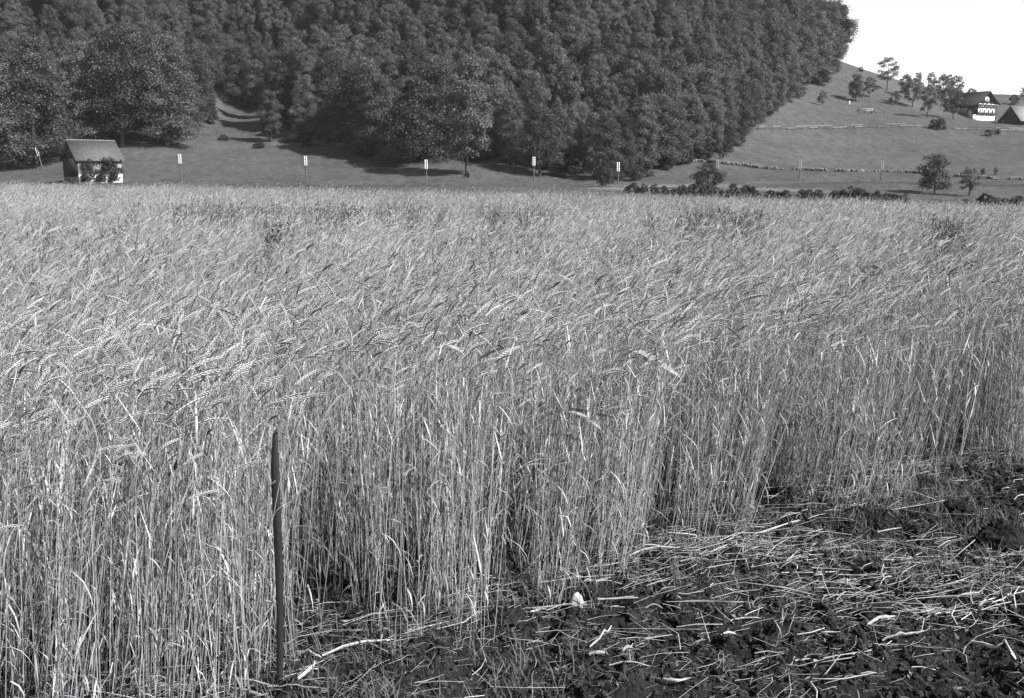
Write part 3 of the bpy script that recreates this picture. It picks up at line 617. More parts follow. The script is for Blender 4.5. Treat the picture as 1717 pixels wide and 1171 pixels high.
reed('reed_plant', 'reed with three stacked dark leaves over the crop near the slope side', (1482, 465), 14.0, [([(1478, 455), (1468, 449), (1458, 447)], .034, 0, -.2), ([(1482, 462), (1468, 457), (1454, 457)], .03, 0, -.2), ([(1476, 460), (1466, 461), (1456, 463)], .022, 0, -.2)])
reed('reed_plant', 'reed with two dark leaves crossing in an X over the crop', (1622, 452), 14.5, [([(1638, 438), (1625, 443), (1612, 448)], .024, 0, 0), ([(1634, 447), (1624, 442), (1616, 437)], .02, 0, .1), ([(1628, 450), (1618, 452)], .016, 0, 0)])
reed('reed_plant', 'reed with one short dark leaf left of the crossed pair', (1588, 452), 14.8, [([(1595, 448), (1586, 451), (1578, 454)], .022, 0, 0)])
reed('reed_plant', 'reed with slim dark leaf rising over the middle of crop', (320, 610), 7.4, [([(345, 640), (333, 622), (318, 600)], .022, 0, -.1)])
reed('reed_plant', 'reed with tangled dark tips standing above the far left crop', (463, 408), 18.0, [([(460, 408), (463, 400), (467, 388)], .045, 0, .1), ([(463, 408), (468, 402), (471, 396)], .04, 0, 0), ([(458, 404), (460, 398), (463, 392)], .035, 0, 0)])
reed('reed_plant', 'reed with a long pale leaf bent down above the crop centre', (770, 590), 8.3, [([(780, 592), (765, 583), (747, 578)], .014, 1, -.1), ([(800, 605), (825, 590), (852, 580)], .02, 0, .1)])
reed('reed_plant', 'reed with a pale leaf slanting steeply across the dark front stalks', (700, 870), 5.9, [([(712, 905), (722, 880), (733, 855), (740, 845)], .014, 1, 0), ([(642, 795), (634, 800), (625, 812)], .014, 1, 0)])

# ------------------------------------------------------------------ trees
def crown_mesh(name, seed, H, Rd, base, ncl, nleaf, leaf, m, prof='broad', gap=.0):
    r = np.random.default_rng(seed); C, CR = [], []
    for k in range(ncl):
        t = (k + r.random()) / ncl
        if prof == 'broad': w = math.sin(math.pi * min(1, .16 + .80 * t)) ** .6
        elif prof == 'tall': w = (math.sin(math.pi * min(1, .14 + .84 * t)) ** .8)
        elif prof == 'cone': w = (1 - t) ** .85 + .04
        elif prof == 'edge': w = math.sin(math.pi * min(1, .28 + .66 * t)) ** .7
        elif prof == 'bush': w = math.cos(t * 1.35) ** .7
        else: w = math.sin(math.pi * min(1, .2 + .72 * t)) ** .5
        az = k * 2.39996 + r.normal(0, .5); q = w * Rd * r.uniform(.35, .82)
        C.append((q * math.cos(az), q * math.sin(az), base + (H - base) * (t * .93 + .03)))
        CR.append((.20 + .24 * r.random()) * Rd * (.55 + .55 * w) * (1 - gap))
    C = np.array(C); CR = np.array(CR); wgt = CR ** 2; wgt /= wgt.sum(); ci = r.choice(ncl, nleaf, p=wgt)
    D = r.normal(size=(nleaf, 3)); D /= np.linalg.norm(D, axis=1)[:, None]; D[:, 2] = np.where(D[:, 2] < -.3, -D[:, 2] * .8, D[:, 2])
    lump_ = 1 + .30 * (vnoise(D[:, 0] * 2.3 + ci * 7.1, D[:, 1] * 2.3 + D[:, 2] * 2.9, seed) - .4)
    q = r.beta(5, 1.5, nleaf) * lump_
    P = C[ci] + r.normal(0, .05 * Rd, (nleaf, 3)) + D * (CR[ci] * q)[:, None] * np.array((1, 1, .8 if prof != 'tall' else 1.1))
    if prof == 'cone': P[:, 2] -= .25 * np.hypot(P[:, 0], P[:, 1])
    P[:, 2] = np.maximum(P[:, 2], .1)
    Nn = D + r.normal(0, .55, (nleaf, 3)) + np.array((0, 0, .35)); Nn /= np.linalg.norm(Nn, axis=1)[:, None]
    A = np.cross(Nn, r.normal(size=(nleaf, 3))); A /= np.linalg.norm(A, axis=1)[:, None]; B = np.cross(Nn, A); s = leaf * r.uniform(.55, 1.35, nleaf)[:, None]
    V = np.stack([P - A * s * .5, P + B * s * .32 + Nn * s * .06, P + A * s * .5, P - B * s * .32 + Nn * s * .06], 1).reshape(-1, 3)
    return make_mesh(name, V, np.arange(4 * nleaf).reshape(-1, 4), m), C, CR
def trunk_mesh(name, seed, H, base, C, rad, nl=7):
    r = np.random.default_rng(seed); b = MB(); zt = base + (H - base) * .7; bend = r.normal(0, .02 * H, 2)
    path = np.array([(0, 0, -.6), (0, 0, .3), (bend[0] * .4, bend[1] * .4, zt * .5), (bend[0], bend[1], zt)]); b.tube(path, [rad * 1.35, rad * 1.1, rad * .75, rad * .25], 8)
    for k in r.choice(len(C), min(nl, len(C)), replace=False):
        z = min(zt * .95, max(base * .75, C[k][2] - r.uniform(.15, .3) * (H - base))); f = z / zt; p0 = np.array((bend[0] * f, bend[1] * f, z)); m_ = (p0 + C[k]) / 2 + (0, 0, -.05 * H * r.random())
        b.tube([p0, m_, C[k]], [rad * .42, rad * .28, rad * .1], 5, cap=False)
    return b.mesh(name, M['bark'], True)
TREE = {}
def kind(key, n, **kw):
    rad = kw.pop('rad'); TREE[key] = []; H = kw['H']; base = kw['base']
    for i in range(n):
        me, C, CR = crown_mesh('crown', hash(key) % 1000 * 0 + sum(map(ord, key)) * 10 + i, **kw); TREE[key].append((me, trunk_mesh('trunk', i + 5, H, base, C, rad), H, kw['Rd']))
kind('beech', 5, H=20, Rd=4.5, base=2.4, ncl=60, nleaf=30000, leaf=.29, m=M['leaf'], rad=.34)
kind('tall', 4, H=22, Rd=3.6, base=2.6, ncl=54, nleaf=25000, leaf=.29, m=M['leaf'], prof='tall', rad=.3)
kind('spruce', 2, H=22, Rd=3.4, base=2.0, ncl=70, nleaf=20000, leaf=.32, m=M['needle_and_bush_shade'], prof='cone', rad=.28)
kind('dark', 2, H=18, Rd=5.2, base=1.8, ncl=60, nleaf=27000, leaf=.29, m=M['leaf_dark'], rad=.32)
kind('edge', 4, H=18, Rd=4.8, base=.5, ncl=62, nleaf=28000, leaf=.28, m=M['leaf'], prof='edge', rad=.28)
kind('fruit', 4, H=8, Rd=3.0, base=1.5, ncl=20, nleaf=3600, leaf=.30, m=M['leaf'], prof='fruit', gap=.14, rad=.16)
kind('forked', 1, H=14, Rd=4.4, base=4.0, ncl=22, nleaf=5200, leaf=.36, m=M['leaf'], prof='fruit', gap=.05, rad=.22)
kind('round', 1, H=7, Rd=3.3, base=.6, ncl=30, nleaf=6500, leaf=.26, m=M['leaf_dark'], rad=.13)
kind('bush', 4, H=3, Rd=2.0, base=.05, ncl=15, nleaf=2600, leaf=.22, m=M['leaf_shrub'], prof='bush', rad=.05)
kind('bigbush', 1, H=10, Rd=7.0, base=.3, ncl=44, nleaf=22000, leaf=.36, m=M['needle_and_bush_shade'], prof='bush', rad=.2)  # dark needle colour stands in for the tree shade lying on the bush
def plant(name, key, loc, height, label, cat='tree', group=None, wide=1.0, var=None, rz=None):
    v = TREE[key][random.randrange(len(TREE[key])) if var is None else var]; s = height / v[2]
    t = thing(name, label, cat, loc, random.uniform(0, 6.28) if rz is None else rz, group); t.scale = (s * wide, s * wide, s)
    link('crown', v[0], t); link('trunk' if cat == 'tree' else 'stem', v[1], t); return t
placed = []; placed_px = []
def add_tree(px, py, hpx, key, label, name='broadleaf_tree', wide=1.0, var=None, cat='tree', group=None):
    g = ground_at(px, py); h = hpx * g.y / F * 1.02; placed.append((g.x, g.y)); placed_px.append((px, py, 0, hpx, hpx * .27 * wide)); return plant(name, key, g, h, label, cat, group, wide, var)
# notable trees along the lower edge of the wood
add_tree(783, 294, 190, 'beech', 'tall broadleaf tree with a bare pale trunk standing beside the huge dark round bush', wide=.95, var=0)
add_tree(688, 275, 92, 'bigbush', 'huge rounded dark bush at the foot of the wood behind a pole', name='round_bush', cat='bush', wide=.9)
add_tree(905, 296, 112, 'dark', 'rounded tree hanging over the meadow behind the pole right of the bare trunk', wide=1.15, var=0)
add_tree(1008, 313, 44, 'bush', 'dark low bush where the wood meets the ditch hedge', name='round_bush', cat='bush', wide=.75)
add_tree(1050, 300, 80, 'dark', 'small tree with pale leaves behind the ditch end of the wood', wide=.7, var=1)
add_tree(455, 238, 82, 'beech', 'lone young broadleaf tree on the clearing right of the gully', wide=1.1, var=2)
add_tree(357, 208, 58, 'spruce', 'thin sparse young conifer standing in the gully clearing', name='conifer_tree', wide=1.3)
add_tree(545, 238, 60, 'tall', 'slender young tree with bare stem at the clearing edge', wide=.7)
add_tree(280, 246, 175, 'edge', 'large broadleaf tree at the left lip of the gully clearing', wide=1.05, var=3)
add_tree(205, 246, 185, 'dark', 'large dark tree directly behind the hut roof', wide=1.05, var=1)
add_tree(60, 278, 200, 'edge', 'broad tree overhanging the meadow left of the hut', wide=1.15, var=2)
add_tree(8, 285, 175, 'edge', 'broad tree at the meadow edge cut by the picture border', wide=1.1, var=1)
add_tree(95, 262, 80, 'bigbush', 'rounded bush under the trees at the hut left side', name='round_bush', cat='bush', wide=.75)
edge_rows = [(140, 250, 175), (330, 214, 130), (318, 228, 95), (348, 160, 105), (378, 150, 80), (408, 172, 85), (428, 178, 75), (482, 212, 88), (512, 228, 95), (560, 240, 105), (590, 256, 125), (615, 262, 135), (640, 264, 130), (735, 262, 150), (830, 268, 125),
             (860, 278, 110), (935, 286, 95), (965, 284, 105), (992, 292, 95), (1015, 302, 105), (1075, 288, 115), (1100, 280, 110), (1130, 276, 105), (1160, 268, 105), (1190, 262, 100), (1215, 254, 95), (1238, 240, 90), (1250, 226, 80), (1262, 214, 75), (1280, 200, 78), (1300, 186, 80),
             (1322, 170, 88), (1345, 154, 98), (1366, 140, 105), (1385, 128, 112), (1394, 116, 105)]
for i, (x, y, h) in enumerate(edge_rows):
    add_tree(x, y, h * random.uniform(.95, 1.08), random.choice(['edge', 'edge', 'edge', 'dark', 'beech']), ordinal(i + 1) + ' tree along the lower edge of the wood, counted from behind the hut', wide=random.uniform(.95, 1.2), group='trees along the lower edge of the wood')
for i, (x, y, w) in enumerate([(1060, 304, 24), (1082, 297, 22), (1120, 284, 26), (1150, 276, 24), (1180, 268, 26), (1212, 258, 24), (1240, 246, 20), (1290, 195, 18), (1335, 164, 22), (1372, 142, 24), (1396, 122, 18), (495, 240, 20), (515, 247, 16), (932, 296, 22), (965, 292, 24)]):
    add_tree(x, y, w, 'bush', ordinal(i + 1) + ' low bush at the foot of the wood, counted away from the ditch end', name='edge_bush', cat='bush', wide=1.2, group='low bushes along the foot of the wood')
# the wood itself
cand = []
sp = 5.7
for iy, Y in enumerate(np.arange(215, 520, sp * .9)):
    for X in np.arange(-330, 240, sp):
        x = X + (iy % 2) * sp / 2 + rng.normal(0, 1.3); y = Y + rng.normal(0, 1.3); cand.append((x, y))
cand = np.array(cand); cz = terrain(cand[:, 0], cand[:, 1]); px, py = project(np.column_stack([cand, cz]))
th_px = 21 * F / cand[:, 1]
ok = in_wood(px, py + 6) & (px > -70) & (py - th_px < 260) & (py > -45)
cand, cz, px, py = cand[ok], cz[ok], px[ok], py[ok]
# keep the ones that show: nearest first, each crown fills its outline in a coarse picture of what is already covered
gx, gy = np.meshgrid(np.arange(-60, 1480, 4.0), np.arange(-20, 330, 4.0)); cov = np.zeros(gx.shape, bool); show = np.zeros(len(cand))
for (ax, ay, az, ah, aw) in placed_px: cov |= ((gx - ax) / aw) ** 2 + ((gy - (ay - ah * .55)) / (ah * .45)) ** 2 < .8
ht = rng.uniform(11.5, 18.5, len(cand)) * np.where(px > 1290, 1.25, np.where(py > 190, 1.15, 1))
for i in np.argsort(cand[:, 1]):
    hp = ht[i] * F / cand[i, 1]; e = ((gx - px[i]) / (hp * .27)) ** 2 + ((gy - (py[i] - hp * .56)) / (hp * .44)) ** 2 < 1
    show[i] = (e & ~cov).sum()
    if placed and min((cand[i, 0] - a) ** 2 + (cand[i, 1] - b) ** 2 for a, b in placed) < 20: show[i] = 0; continue
    cov |= e & (((gx - px[i]) / (hp * .24)) ** 2 + ((gy - (py[i] - hp * .56)) / (hp * .40)) ** 2 < 1)
vis = show >= 2
print('wood crowns that show', vis.sum())
order = np.argsort(-show); one = np.zeros(len(cand), bool); one[order[:240]] = True; rest = vis & ~one; vis &= one
REST = (cand[rest], cz[rest], ht[rest])
cand, cz, px, py, ht = cand[vis], cz[vis], px[vis], py[vis], ht[vis]
print('wood trees', len(cand))
mass = [bpy.data.objects.new('crown', v[0]) for k in ('beech', 'tall', 'dark') for v in TREE[k][:3]]; mh = [v[2] for k in ('beech', 'tall', 'dark') for v in TREE[k][:3]]
n = len(REST[0]); ix = rng.choice(len(mass), n)
scatter('distant_wood', np.column_stack([REST[0], REST[1]]), np.stack([0 * ix, 0 * ix, rng.uniform(0, 6.28, n)], 1), REST[2] / np.array(mh)[ix], ix, rng.random(n), mass, 'small crowns filling the gaps of the wooded slope')
zones = {}
for i in np.argsort(px):
    k = random.choices(['beech', 'tall', 'dark', 'spruce'], [6, 2.5, 2, .7])[0]
    where = 'above the hut' if px[i] < 330 else 'above the gully' if px[i] < 560 else 'above the huge bush' if px[i] < 770 else 'above the bare trunk' if px[i] < 1000 else 'over the hedge end' if px[i] < 1220 else 'on the skyline spur'
    hgt = 'high' if py[i] < 60 else 'halfway' if py[i] < 150 else 'low'
    kn = {'beech': 'rounded broadleaf', 'tall': 'tall oval broadleaf', 'dark': 'darker rounded', 'spruce': 'pointed conifer'}[k]
    n = zones[(kn, hgt, where)] = zones.get((kn, hgt, where), 0) + 1
    plant('conifer_tree' if k == 'spruce' else 'broadleaf_tree', k, (cand[i, 0], cand[i, 1], cz[i]), ht[i], f'{ordinal(n)} {kn} tree from the left, {hgt} in the wood {where}', 'tree', f'{kn} trees {hgt} in the wood {where}', random.uniform(.8, 1.1))

# meadow and orchard trees
for x, y, h, k, w, lab in ((1567, 326, 64, 'round', 1.18, 'dense round dark tree on the low meadow casting a long shadow'), (1625, 329, 46, 'fruit', 1.25, 'sparse small fruit tree with thin trunk beside the dense round tree'),
                           (1187, 324, 47, 'round', 1.3, 'bushy dark tree rising out of the ditch hedge'), (1210, 267, 13, 'round', .95, 'tiny round tree just behind the low stone wall and shed'),
                           (1648, 294, 11, 'round', 1.0, 'tiny pale shrub-like tree behind the sparse fruit tree'), (1669, 294, 12, 'round', .7, 'tiny dark tree farther along behind the sparse fruit tree'),
                           (1379, 178, 24, 'fruit', 1.05, 'small lone fruit tree nearest the wood on the upper meadow'), (1435, 170, 42, 'round', .75, 'dark compact orchard tree below the tall forked one'), (1458, 164, 32, 'fruit', .9, 'small pale orchard tree between the compact and forked ones'),
                           (1487, 152, 52, 'forked', 1.1, 'tall forked orchard tree rising highest against the sky'), (1517, 165, 38, 'fruit', 1.0, 'orchard tree just right of the tall forked one'), (1538, 150, 26, 'fruit', .9, 'thin orchard tree standing out on the skyline'),
                           (1560, 152, 28, 'fruit', .9, 'small tree on the skyline above the middle orchard'), (1530, 180, 45, 'fruit', 1.1, 'leaning orchard tree at the front of the middle cluster'), (1555, 197, 52, 'fruit', .85, 'front orchard tree left of the farmhouse row'),
                           (1578, 178, 50, 'fruit', .9, 'tall orchard tree between the middle cluster and farmhouse'), (1603, 176, 45, 'fruit', .9, 'orchard tree with ragged crown left of the farmhouse roof'), (1598, 200, 50, 'fruit', .95, 'orchard tree standing nearest the farmhouse dark side'),
                           (1627, 172, 22, 'round', .9, 'round tree peeping over the farmhouse roof'), (1500, 176, 22, 'fruit', 1.1, 'low orchard tree beneath the forked tree'), (1590, 158, 30, 'fruit', .9, 'small skyline tree behind the ragged orchard tree'), (1443, 113, 8, 'bush', 1.0, 'tiny tuft of a tree alone on the ridge line'),
                           (1700, 176, 16, 'round', 1.2, 'round bush behind the barn roof'), (1716, 168, 20, 'fruit', .9, 'tree at the picture border above the barn')):
    if y < 120: g = ground_at(x, 121)
    else: g = ground_at(x, y)
    plant('meadow_tree', k, g, h * g.y / F, lab, 'tree', None, w)
hx = [1050, 1062, 1078, 1094, 1112, 1126, 1140, 1158, 1174, 1190, 1206, 1226, 1246, 1260, 1288, 1300, 1312, 1340, 1352, 1366, 1380, 1394, 1408, 1424, 1436, 1450, 1466, 1482, 1494, 1508, 1545, 1568, 1612, 1642, 1654, 1666, 1678, 1690, 1700]
for i, x in enumerate(hx):
    base = np.interp(x, [1040, 1150, 1300, 1450, 1700], [324, 330, 338, 344, 349]); hp = np.interp(x, [1050, 1120, 1200, 1240, 1400, 1436, 1500, 1520, 1600, 1640, 1700], [13, 15, 16, 19, 16, 23, 18, 10, 9, 17, 15]) * random.uniform(.8, 1.15)
    g = ground_at(x, base); g = Vector((g.x, min(g.y, 125), 0)); g.x = (x - CX) / F * g.y; g.z = float(terrain(g.x, g.y))
    plant('hedge_shrub', 'bush', g, hp * g.y / F * (1.22 if i % 5 else .85), ordinal(i + 1) + ' shrub of the ditch hedge counted from the end at the wood', 'shrub', 'shrubs of the hedge along the ditch', random.uniform(.75, 1.05))
for x, y, h, lab in ((376, 236, 9, 'small dark shrub alone in the gully clearing'), (434, 249, 11, 'low shrub on the clearing under the lone young tree'), (1566, 216, 15, 'dark low bush leaning on the upper fence'), (1577, 218, 18, 'upright dark bush at the upper fence beside the low one'), (1657, 229, 11, 'dark bush below the upper fence in front of the farmhouse'),
                     (1672, 226, 9, 'small bush below the upper fence beside the tall post'), (783, 298, 9, 'tuft of growth round the bare trunk foot')):
    g = ground_at(x, y); plant('shrub', 'bush', g, h * g.y / F, lab, 'shrub', None, 1.0 if x > 700 else 1.7)

# ------------------------------------------------------------------ insulator poles
def pole(px, py, ptop, lab, lean=0.0, strut=False, dark=False):
    g = ground_at(px, py); h = (py - ptop) * g.y / F; t = thing('insulator_pole', lab, 'pole', g, group='poles along the far side of the field'); t.rotation_euler = (0, lean, 0)
    b = MB(); b.tube([(0, 0, -.4), (0, 0, h * .5), (0, 0, h)], [.14, .12, .10], 7); b.build('post', M['wood_grey'], t)
    arm = None; ins = None
    for k in range(5):
        z = h - .12 - k * .37
        c = MB(); c.box((0, -.17, 0), (.60, .08, .09)); a = link('crossarm', c.mesh('crossarm', M['wood_pale']) if arm is None else arm, t, (0, 0, z)); arm = a.data
        for sx in (-.19, .19):
            c = MB(); c.tube([(0, 0, 0), (0, 0, .1), (0, 0, .2), (0, 0, .27)], [.08, .105, .10, .04], 7); i = link('insulator', c.mesh('insulator', M['ceramic'] if not dark else M['wood_pale']) if ins is None else ins, t, (sx, -.17, z + .05)); ins = i.data
    if strut:
        b = MB(); b.tube([(2.5, .6, -.4), (.1, 0, h * .82)], [.07, .06], 6); b.build('strut', M['wood_grey'], t)
pole(72, 285, 250, 'leaning insulator pole left of the hut', lean=-.22)
for i, (x, yb, yt) in enumerate(((304, 305, 262), (514, 306, 265), (715, 309, 271), (895, 304, 266), (1036, 309, 275))):
    pole(x, yb, yt, ('insulator pole with a slanting strut right of the hut', 'insulator pole in front of the gully clearing', 'insulator pole in front of the dark round bush', 'insulator pole in front of the rounded overhanging tree', 'insulator pole in front of the ditch end of the wood')[i], strut=i == 0)
pole(1202, 292, 271, 'short pale pole beside the small shed at the stone wall', dark=True)
pole(1340, 303, 272, 'pole crossing the stone wall, nearer the wood', dark=True); pole(1477, 302, 272, 'pole crossing the stone wall, nearer the dense round tree', dark=True)
g = ground_at(1668, 222); t = thing('slim_post', 'tall slim dark post standing before the farmhouse front', 'post', g); b = MB(); b.tube([(0, 0, -.3), (0, 0, 4), (0, 0, 9)], [.12, .1, .08], 6); b.build('shaft', M['wood_grey'], t)
g = ground_at(1424, 175); b = MB(); b.box((0, 0, .4), (.34, .3, 1.2)); b.box((0, 0, 1.03), (.42, .38, .1)); tag(b.build('marker_stone', M['white_paint'], loc=g), 'small white marker stone on the upper meadow', 'marker stone')

# ------------------------------------------------------------------ hut
def gable_house(W_, D_, zw, zr, over, thick, m_roof, t, ridge=None):
    """two roof slabs with real thickness; ridge along local x"""
    for s in (-1, 1):
        run = D_ / 2 + over; dz = (zr - zw) / (D_ / 2); y0, y1 = 0, s * run; z0, z1 = zr, zr - dz * run
        b = MB(); x0 = W_ / 2 + over
        V = [(-x0, y0, z0), (x0, y0, z0), (x0, y1, z1), (-x0, y1, z1), (-x0, y0, z0 + thick), (x0, y0, z0 + thick), (x0, y1, z1 + thick), (-x0, y1, z1 + thick)]
        b.add(V, [(0, 1, 2, 3), (7, 6, 5, 4), (0, 4, 5, 1), (2, 6, 7, 3), (1, 5, 6, 2), (0, 3, 7, 4)]); b.build('roof', m_roof, t)
def hut():
    g = ground_at(157, 306); t = thing('hut', 'whitewashed stone hut with a grey gabled roof at the field edge', 'hut', g, R(-2)); s = g.y / F
    al = R(43); t.rotation_euler = (0, 0, al); Wd, Dp, zw, zr = 65 * s / .92, 29 * s / .45, 38 * s, 67 * s; print('hut', Wd, Dp, zw, zr, g)
    b = MB(); b.box((0, 0, zw * .5 - .5), (Wd, Dp, zw + 1)); wo = b.build('wall', M['plaster_old'], t)
    b = MB(); b.box((0, -Dp / 2 - .02, zw * .17 - .4), (Wd * .998, .06, zw * .34 + .8)); b.build('whitewashed_base', M['plaster'], t)
    for s_ in (-1, 1):
        b = MB(); x = s_ * (Wd / 2 - .05); V = []
        for xx in (x - .08, x + .08 + .04): V += [(xx, -Dp / 2, zw), (xx, Dp / 2, zw), (xx, 0, zr - .02)]
        b.add(V, [(0, 1, 2, 2), (5, 4, 3, 3), (0, 3, 4, 1), (1, 4, 5, 2), (2, 5, 3, 0)]); b.build('gable', M['timber'], t)
    b = MB(); b.box((-Wd / 2 - .04, 0, zw * .62), (.1, Dp * .99, zw * .76)); b.build('timber_cladding', M['timber'], t)
    gable_house(Wd, Dp, zw, zr, .55, .14, M['roof_grey'], t)
    b = MB(); b.tube([(-Wd / 2 - .55, 0, zr + .12), (0, 0, zr + .13), (Wd / 2 + .55, 0, zr + .12)], .11, 6); b.build('ridge_cap', M['wallstone'], t)
    b = MB(); b.box((Wd * .12, -Dp / 2 - .08, zw * .62), (1.5, .1, 1.3)); w = b.build('window', M['timber'], t); b = MB(); b.box((Wd * .12, -Dp / 2 - .15, zw * .62), (1.2, .06, 1.0)); b.build('pane', M['glass'], w)
    b = MB(); b.box((Wd * .30, -Dp / 2 - .08, zw * .78), (1.6, .1, .9)); b.build('loft_door', M['timber'], t)
    b = MB(); b.box((-Wd * .47, -Dp / 2 - .2, zw - .25), (Wd * .05, .3, .3)); b.box((Wd * .47, -Dp / 2 - .3, zw - .25), (.3, .7, .3)); b.build('eave_bracket', M['timber'], t)
    mw = Matrix.Translation(g) @ Matrix.Rotation(al, 4, 'Z')
    for lx, z, hh, wi, lab in ((-Wd * .30, 0, zw * .98, 1.15, 'leafy climber covering the hut front near its dark gable'), (Wd * .13, 0, zw * 1.0, 1.35, 'broad leafy climber in the middle of the hut front'), (-Wd * .42, 0, zw * .35, 1.1, 'low shrub against the hut corner by the gable'), (Wd * .22, 0, zw * .42, 1.0, 'low shrub at the hut foot under the broad climber'), (-Wd * .08, 0, zw * .38, .8, 'small shrub at the hut foot between the climbers')):
        p_ = mw @ Vector((lx, -Dp / 2 - .75, 0)); plant('climbing_shrub', 'bush', p_, hh, lab, 'shrub', None, wi * .62)
hut()

# ------------------------------------------------------------------ farmhouse and barn
def farmhouse():
    g = ground_at(1652, 203); s = g.y / F; al = R(30); t = thing('farmhouse', 'timber farmhouse with dark roof, white base and rows of white shuttered windows', 'house', g, al); print('farm', g)
    Wf, Dl, zb, ze, zr = 27 * s / .57, 40 * s / .8, 9.5 * s, 27 * s, 46 * s
    # local -y is the front with the gable; the ridge runs along y
    b = MB(); b.box((0, Dl / 2, zb / 2 - .6), (Wf, Dl, zb + 1.2)); b.build('basement_wall', M['plaster'], t)
    b = MB(); b.box((0, Dl / 2, (zb + ze) / 2), (Wf - .1, Dl - .1, ze - zb)); b.build('timber_wall', M['timber'], t)
    for yy in (.12, Dl - .12):
        b = MB(); V = []
        for y2 in (yy - .07, yy + .07): V += [(-Wf / 2 + .05, y2, ze), (Wf / 2 - .05, y2, ze), (0, y2, zr - .05)]
        b.add(V, [(0, 1, 2, 2), (5, 4, 3, 3), (0, 3, 4, 1), (1, 4, 5, 2), (2, 5, 3, 0)]); b.build('gable', M['timber'], t)
    ov = 1.3; k = (zr - ze) / (Wf / 2)
    for sx in (-1, 1):
        run = Wf / 2 + ov + (1.5 if sx < 0 else 0); b = MB(); th = .3
        prof = [(0, zr), (sx * Wf * .3, zr - k * Wf * .3), (sx * run, zr - k * Wf * .3 - (run - Wf * .3) * k * .72)]; V = []
        for yy in (-ov, Dl + ov):
            for x_, z_ in prof: V.append((x_, yy, z_))
            for x_, z_ in prof: V.append((x_, yy, z_ + th))
        f = []
        for i in (0, 1): f += [(i, i + 1, i + 7, i + 6), (i + 3, i + 9, i + 10, i + 4), (i, i + 3, i + 4, i + 1), (i + 6, i + 7, i + 10, i + 9)]
        f += [(2, 5, 11, 8)]
        b.add(V, f); b.build('roof', M['roof_dark'], t)
    b = MB(); b.box((1.0, Dl * .5, zr + .5), (.8, .8, 1.6)); b.build('chimney', M['plaster_old'], t)
    for z_, n, hh in ((zb + (ze - zb) * .34, 4, 1.55), (zb + (ze - zb) * .82, 4, 1.2), (ze + (zr - ze) * .38, 1, 1.4)):
        for i in range(n):
            x_ = (i - (n - 1) / 2) * Wf / 4.4; b = MB(); b.box((x_, -.10, z_), (1.25, .16, hh + .25)); w = b.build('window', M['white_paint'], t)
            b = MB(); b.box((x_, -.20, z_), (.72, .08, hh - .15)); b.build('pane', M['glass'], w)
            for sx in (-1, 1): b = MB(); b.box((x_ + sx * .88, -.12, z_), (.46, .09, hh)); b.build('shutter', M['white_paint'], w)
    b = MB(); b.box((0, -.55, ze - .35), (Wf * 1.04, 1.2, .22)); b.build('pent_roof', M['wood_pale'], t)
    b = MB(); b.box((0, -.30, zb + .12), (Wf * 1.01, .5, .2)); b.build('sill_beam', M['timber'], t)
    b = MB(); b.box((-Wf * .2, -.06, zb * .62), (.6, .12, .7)); b.build('cellar_window', M['glass'], t)
    b = MB(); b.box((-Wf / 2 - 1.6, Dl * .55, ze * .36), (3.0, Dl * .86, ze * .74)); b.build('lean_to', M['timber'], t)
farmhouse()
def barn():
    g = ground_at(1712, 206); s = g.y / F; t = thing('barn', 'barn with sunlit pale roof slope beside the farmhouse', 'barn', g, R(30)); 
    Wd, Dp, zw, zr = 13.0, 8.0, 1.3, 6.0
    b = MB(); b.box((0, 0, zw / 2 - .5), (Wd, Dp, zw + 1)); b.build('wall', M['timber'], t)
    for s_ in (-1, 1):
        b = MB(); x = s_ * (Wd / 2 - .08); V = []
        for xx in (x - .06, x + .06): V += [(xx, -Dp / 2, zw), (xx, Dp / 2, zw), (xx, 0, zr - .02)]
        b.add(V, [(0, 1, 2, 2), (5, 4, 3, 3), (0, 3, 4, 1), (1, 4, 5, 2), (2, 5, 3, 0)]); b.build('gable', M['timber'], t)
    gable_house(Wd, Dp, zw, zr, 1.0, .2, M['roof_pale'], t)
barn()
# low white garden fence right of the farmhouse
def rail_fence(name, label, pts, posth, postm, railm, nr=2, gaps=(), step=1, postw=.16, skip_rail=0.0, rw=.14):
    t = thing(name, label, 'fence', pts[0]); o = np.array(pts[0])
    c = MB(); c.box((0, 0, posth / 2 - .15), (postw, postw, posth + .3)); pm = c.mesh('post', postm)
    for i, p in enumerate(pts):
        q = link('post', pm, t, Vector(np.array(p) - o)); q.rotation_euler = (random.gauss(0, .05), random.gauss(0, .05), random.uniform(0, 1))
    for i in range(len(pts) - 1):
        A, B = np.array(pts[i]) - o, np.array(pts[i + 1]) - o
        for k in range(nr):
            if random.random() < skip_rail: continue
            z = posth * (.42 + .48 * k / max(1, nr - 1)); b = MB(); b.tube([A + (0, -.1, z + random.gauss(0, .05)), (A + B) / 2 + (0, -.12, z), B + (0, -.1, z + random.gauss(0, .05))], rw, 4); b.build('rail', railm[random.randrange(len(railm))], t)
    return t
xs = np.concatenate([np.arange(1258, 1560, 12.5), np.arange(1560, 1730, 13)])
ys = np.interp(xs, [1250, 1310, 1400, 1480, 1530, 1600, 1640, 1720], [215.5, 216, 214, 212, 210.5, 216, 217, 219])
pts = [tuple(ground_at(x, y + 2.5)) for x, y in zip(xs, ys)]
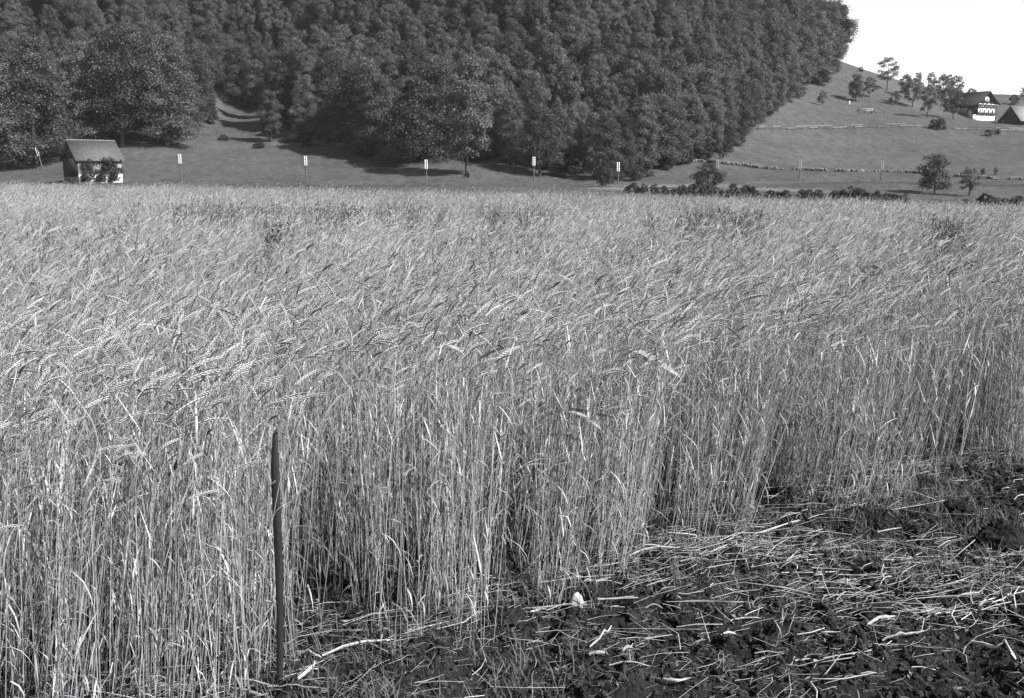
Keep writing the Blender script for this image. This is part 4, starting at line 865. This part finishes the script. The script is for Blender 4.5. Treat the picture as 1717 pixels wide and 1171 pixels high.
rail_fence('post_and_rail_fence', 'pale wooden rail fence crossing the slope below the farmhouse', pts, 1.15, M['wood_grey'], [M['wood_pale'], M['wood_pale'], M['wood_grey']], 2, skip_rail=.3, rw=.085)
pts = [tuple(ground_at(x, 207)) for x in (1681, 1686, 1691, 1696, 1701)]
rail_fence('garden_fence', 'short white board fence right of the farmhouse front', pts, 1.0, M['white_paint'], [M['white_paint']], 2, rw=.28)
t = thing('wooden_rack', 'pale wooden rack standing on the upper meadow left of the orchard', 'rack', ground_at(1450, 190), R(-8))
for x in (-2.2, 0, 2.2): b = MB(); b.box((x, 0, .6), (.18, .5, 1.6)); b.build('leg', M['wood_grey'], t)
for z in (.9, 1.35): b = MB(); b.box((0, -.3, z), (5.4, .14, .28)); b.build('board', M['wood_pale'], t)
b = MB(); b.box((3.4, .3, .4), (2.0, .5, .14), ry=.3); b.build('brace', M['wood_grey'], t)
# low dry-stone wall along the foot of the slope
def stone_wall():
    xs = np.arange(1150, 1728, 1.5); ys = np.interp(xs, [1150, 1190, 1240, 1290, 1400, 1500, 1545, 1620, 1660, 1728], [271, 273, 278, 284, 288, 289, 292, 298, 301, 303]); t = None; b = MB(); G = []
    for x, y in zip(xs, ys): G.append(np.array(ground_at(x, y)))
    t = thing('dry_stone_wall', 'broken low dry stone wall along the foot of the slope', 'wall', G[0]); o = G[0]
    for i, p in enumerate(G):
        x = xs[i]; gap = vnoise(x / 17., 0, 3)
        if gap < .28 or 1545 < x < 1600: continue
        for k in range(2 if gap > .45 else 1):
            c = p - o + (rng.normal(0, .1), rng.normal(0, .2), .16 + .30 * k); d = np.array((.36, .34, .30)) * rng.uniform(.7, 1.35, 3); b.box(c, d, rng.uniform(0, 3), rng.normal(0, .2))
    so_ = b.build('stones', M['wallstone'], t); so_['kind'] = 'stuff'
stone_wall()
g = ground_at(1193, 277); t = thing('small_shed', 'small low dark shed at the end of the stone wall', 'shed', g, R(5)); b = MB(); b.box((0, 0, .4), (1.9, 1.3, 1.0)); b.build('wall', M['timber'], t); b = MB(); b.box((0, 0, .98), (2.3, 1.7, .14), rx=.15); b.build('roof', M['roof_dark'], t)
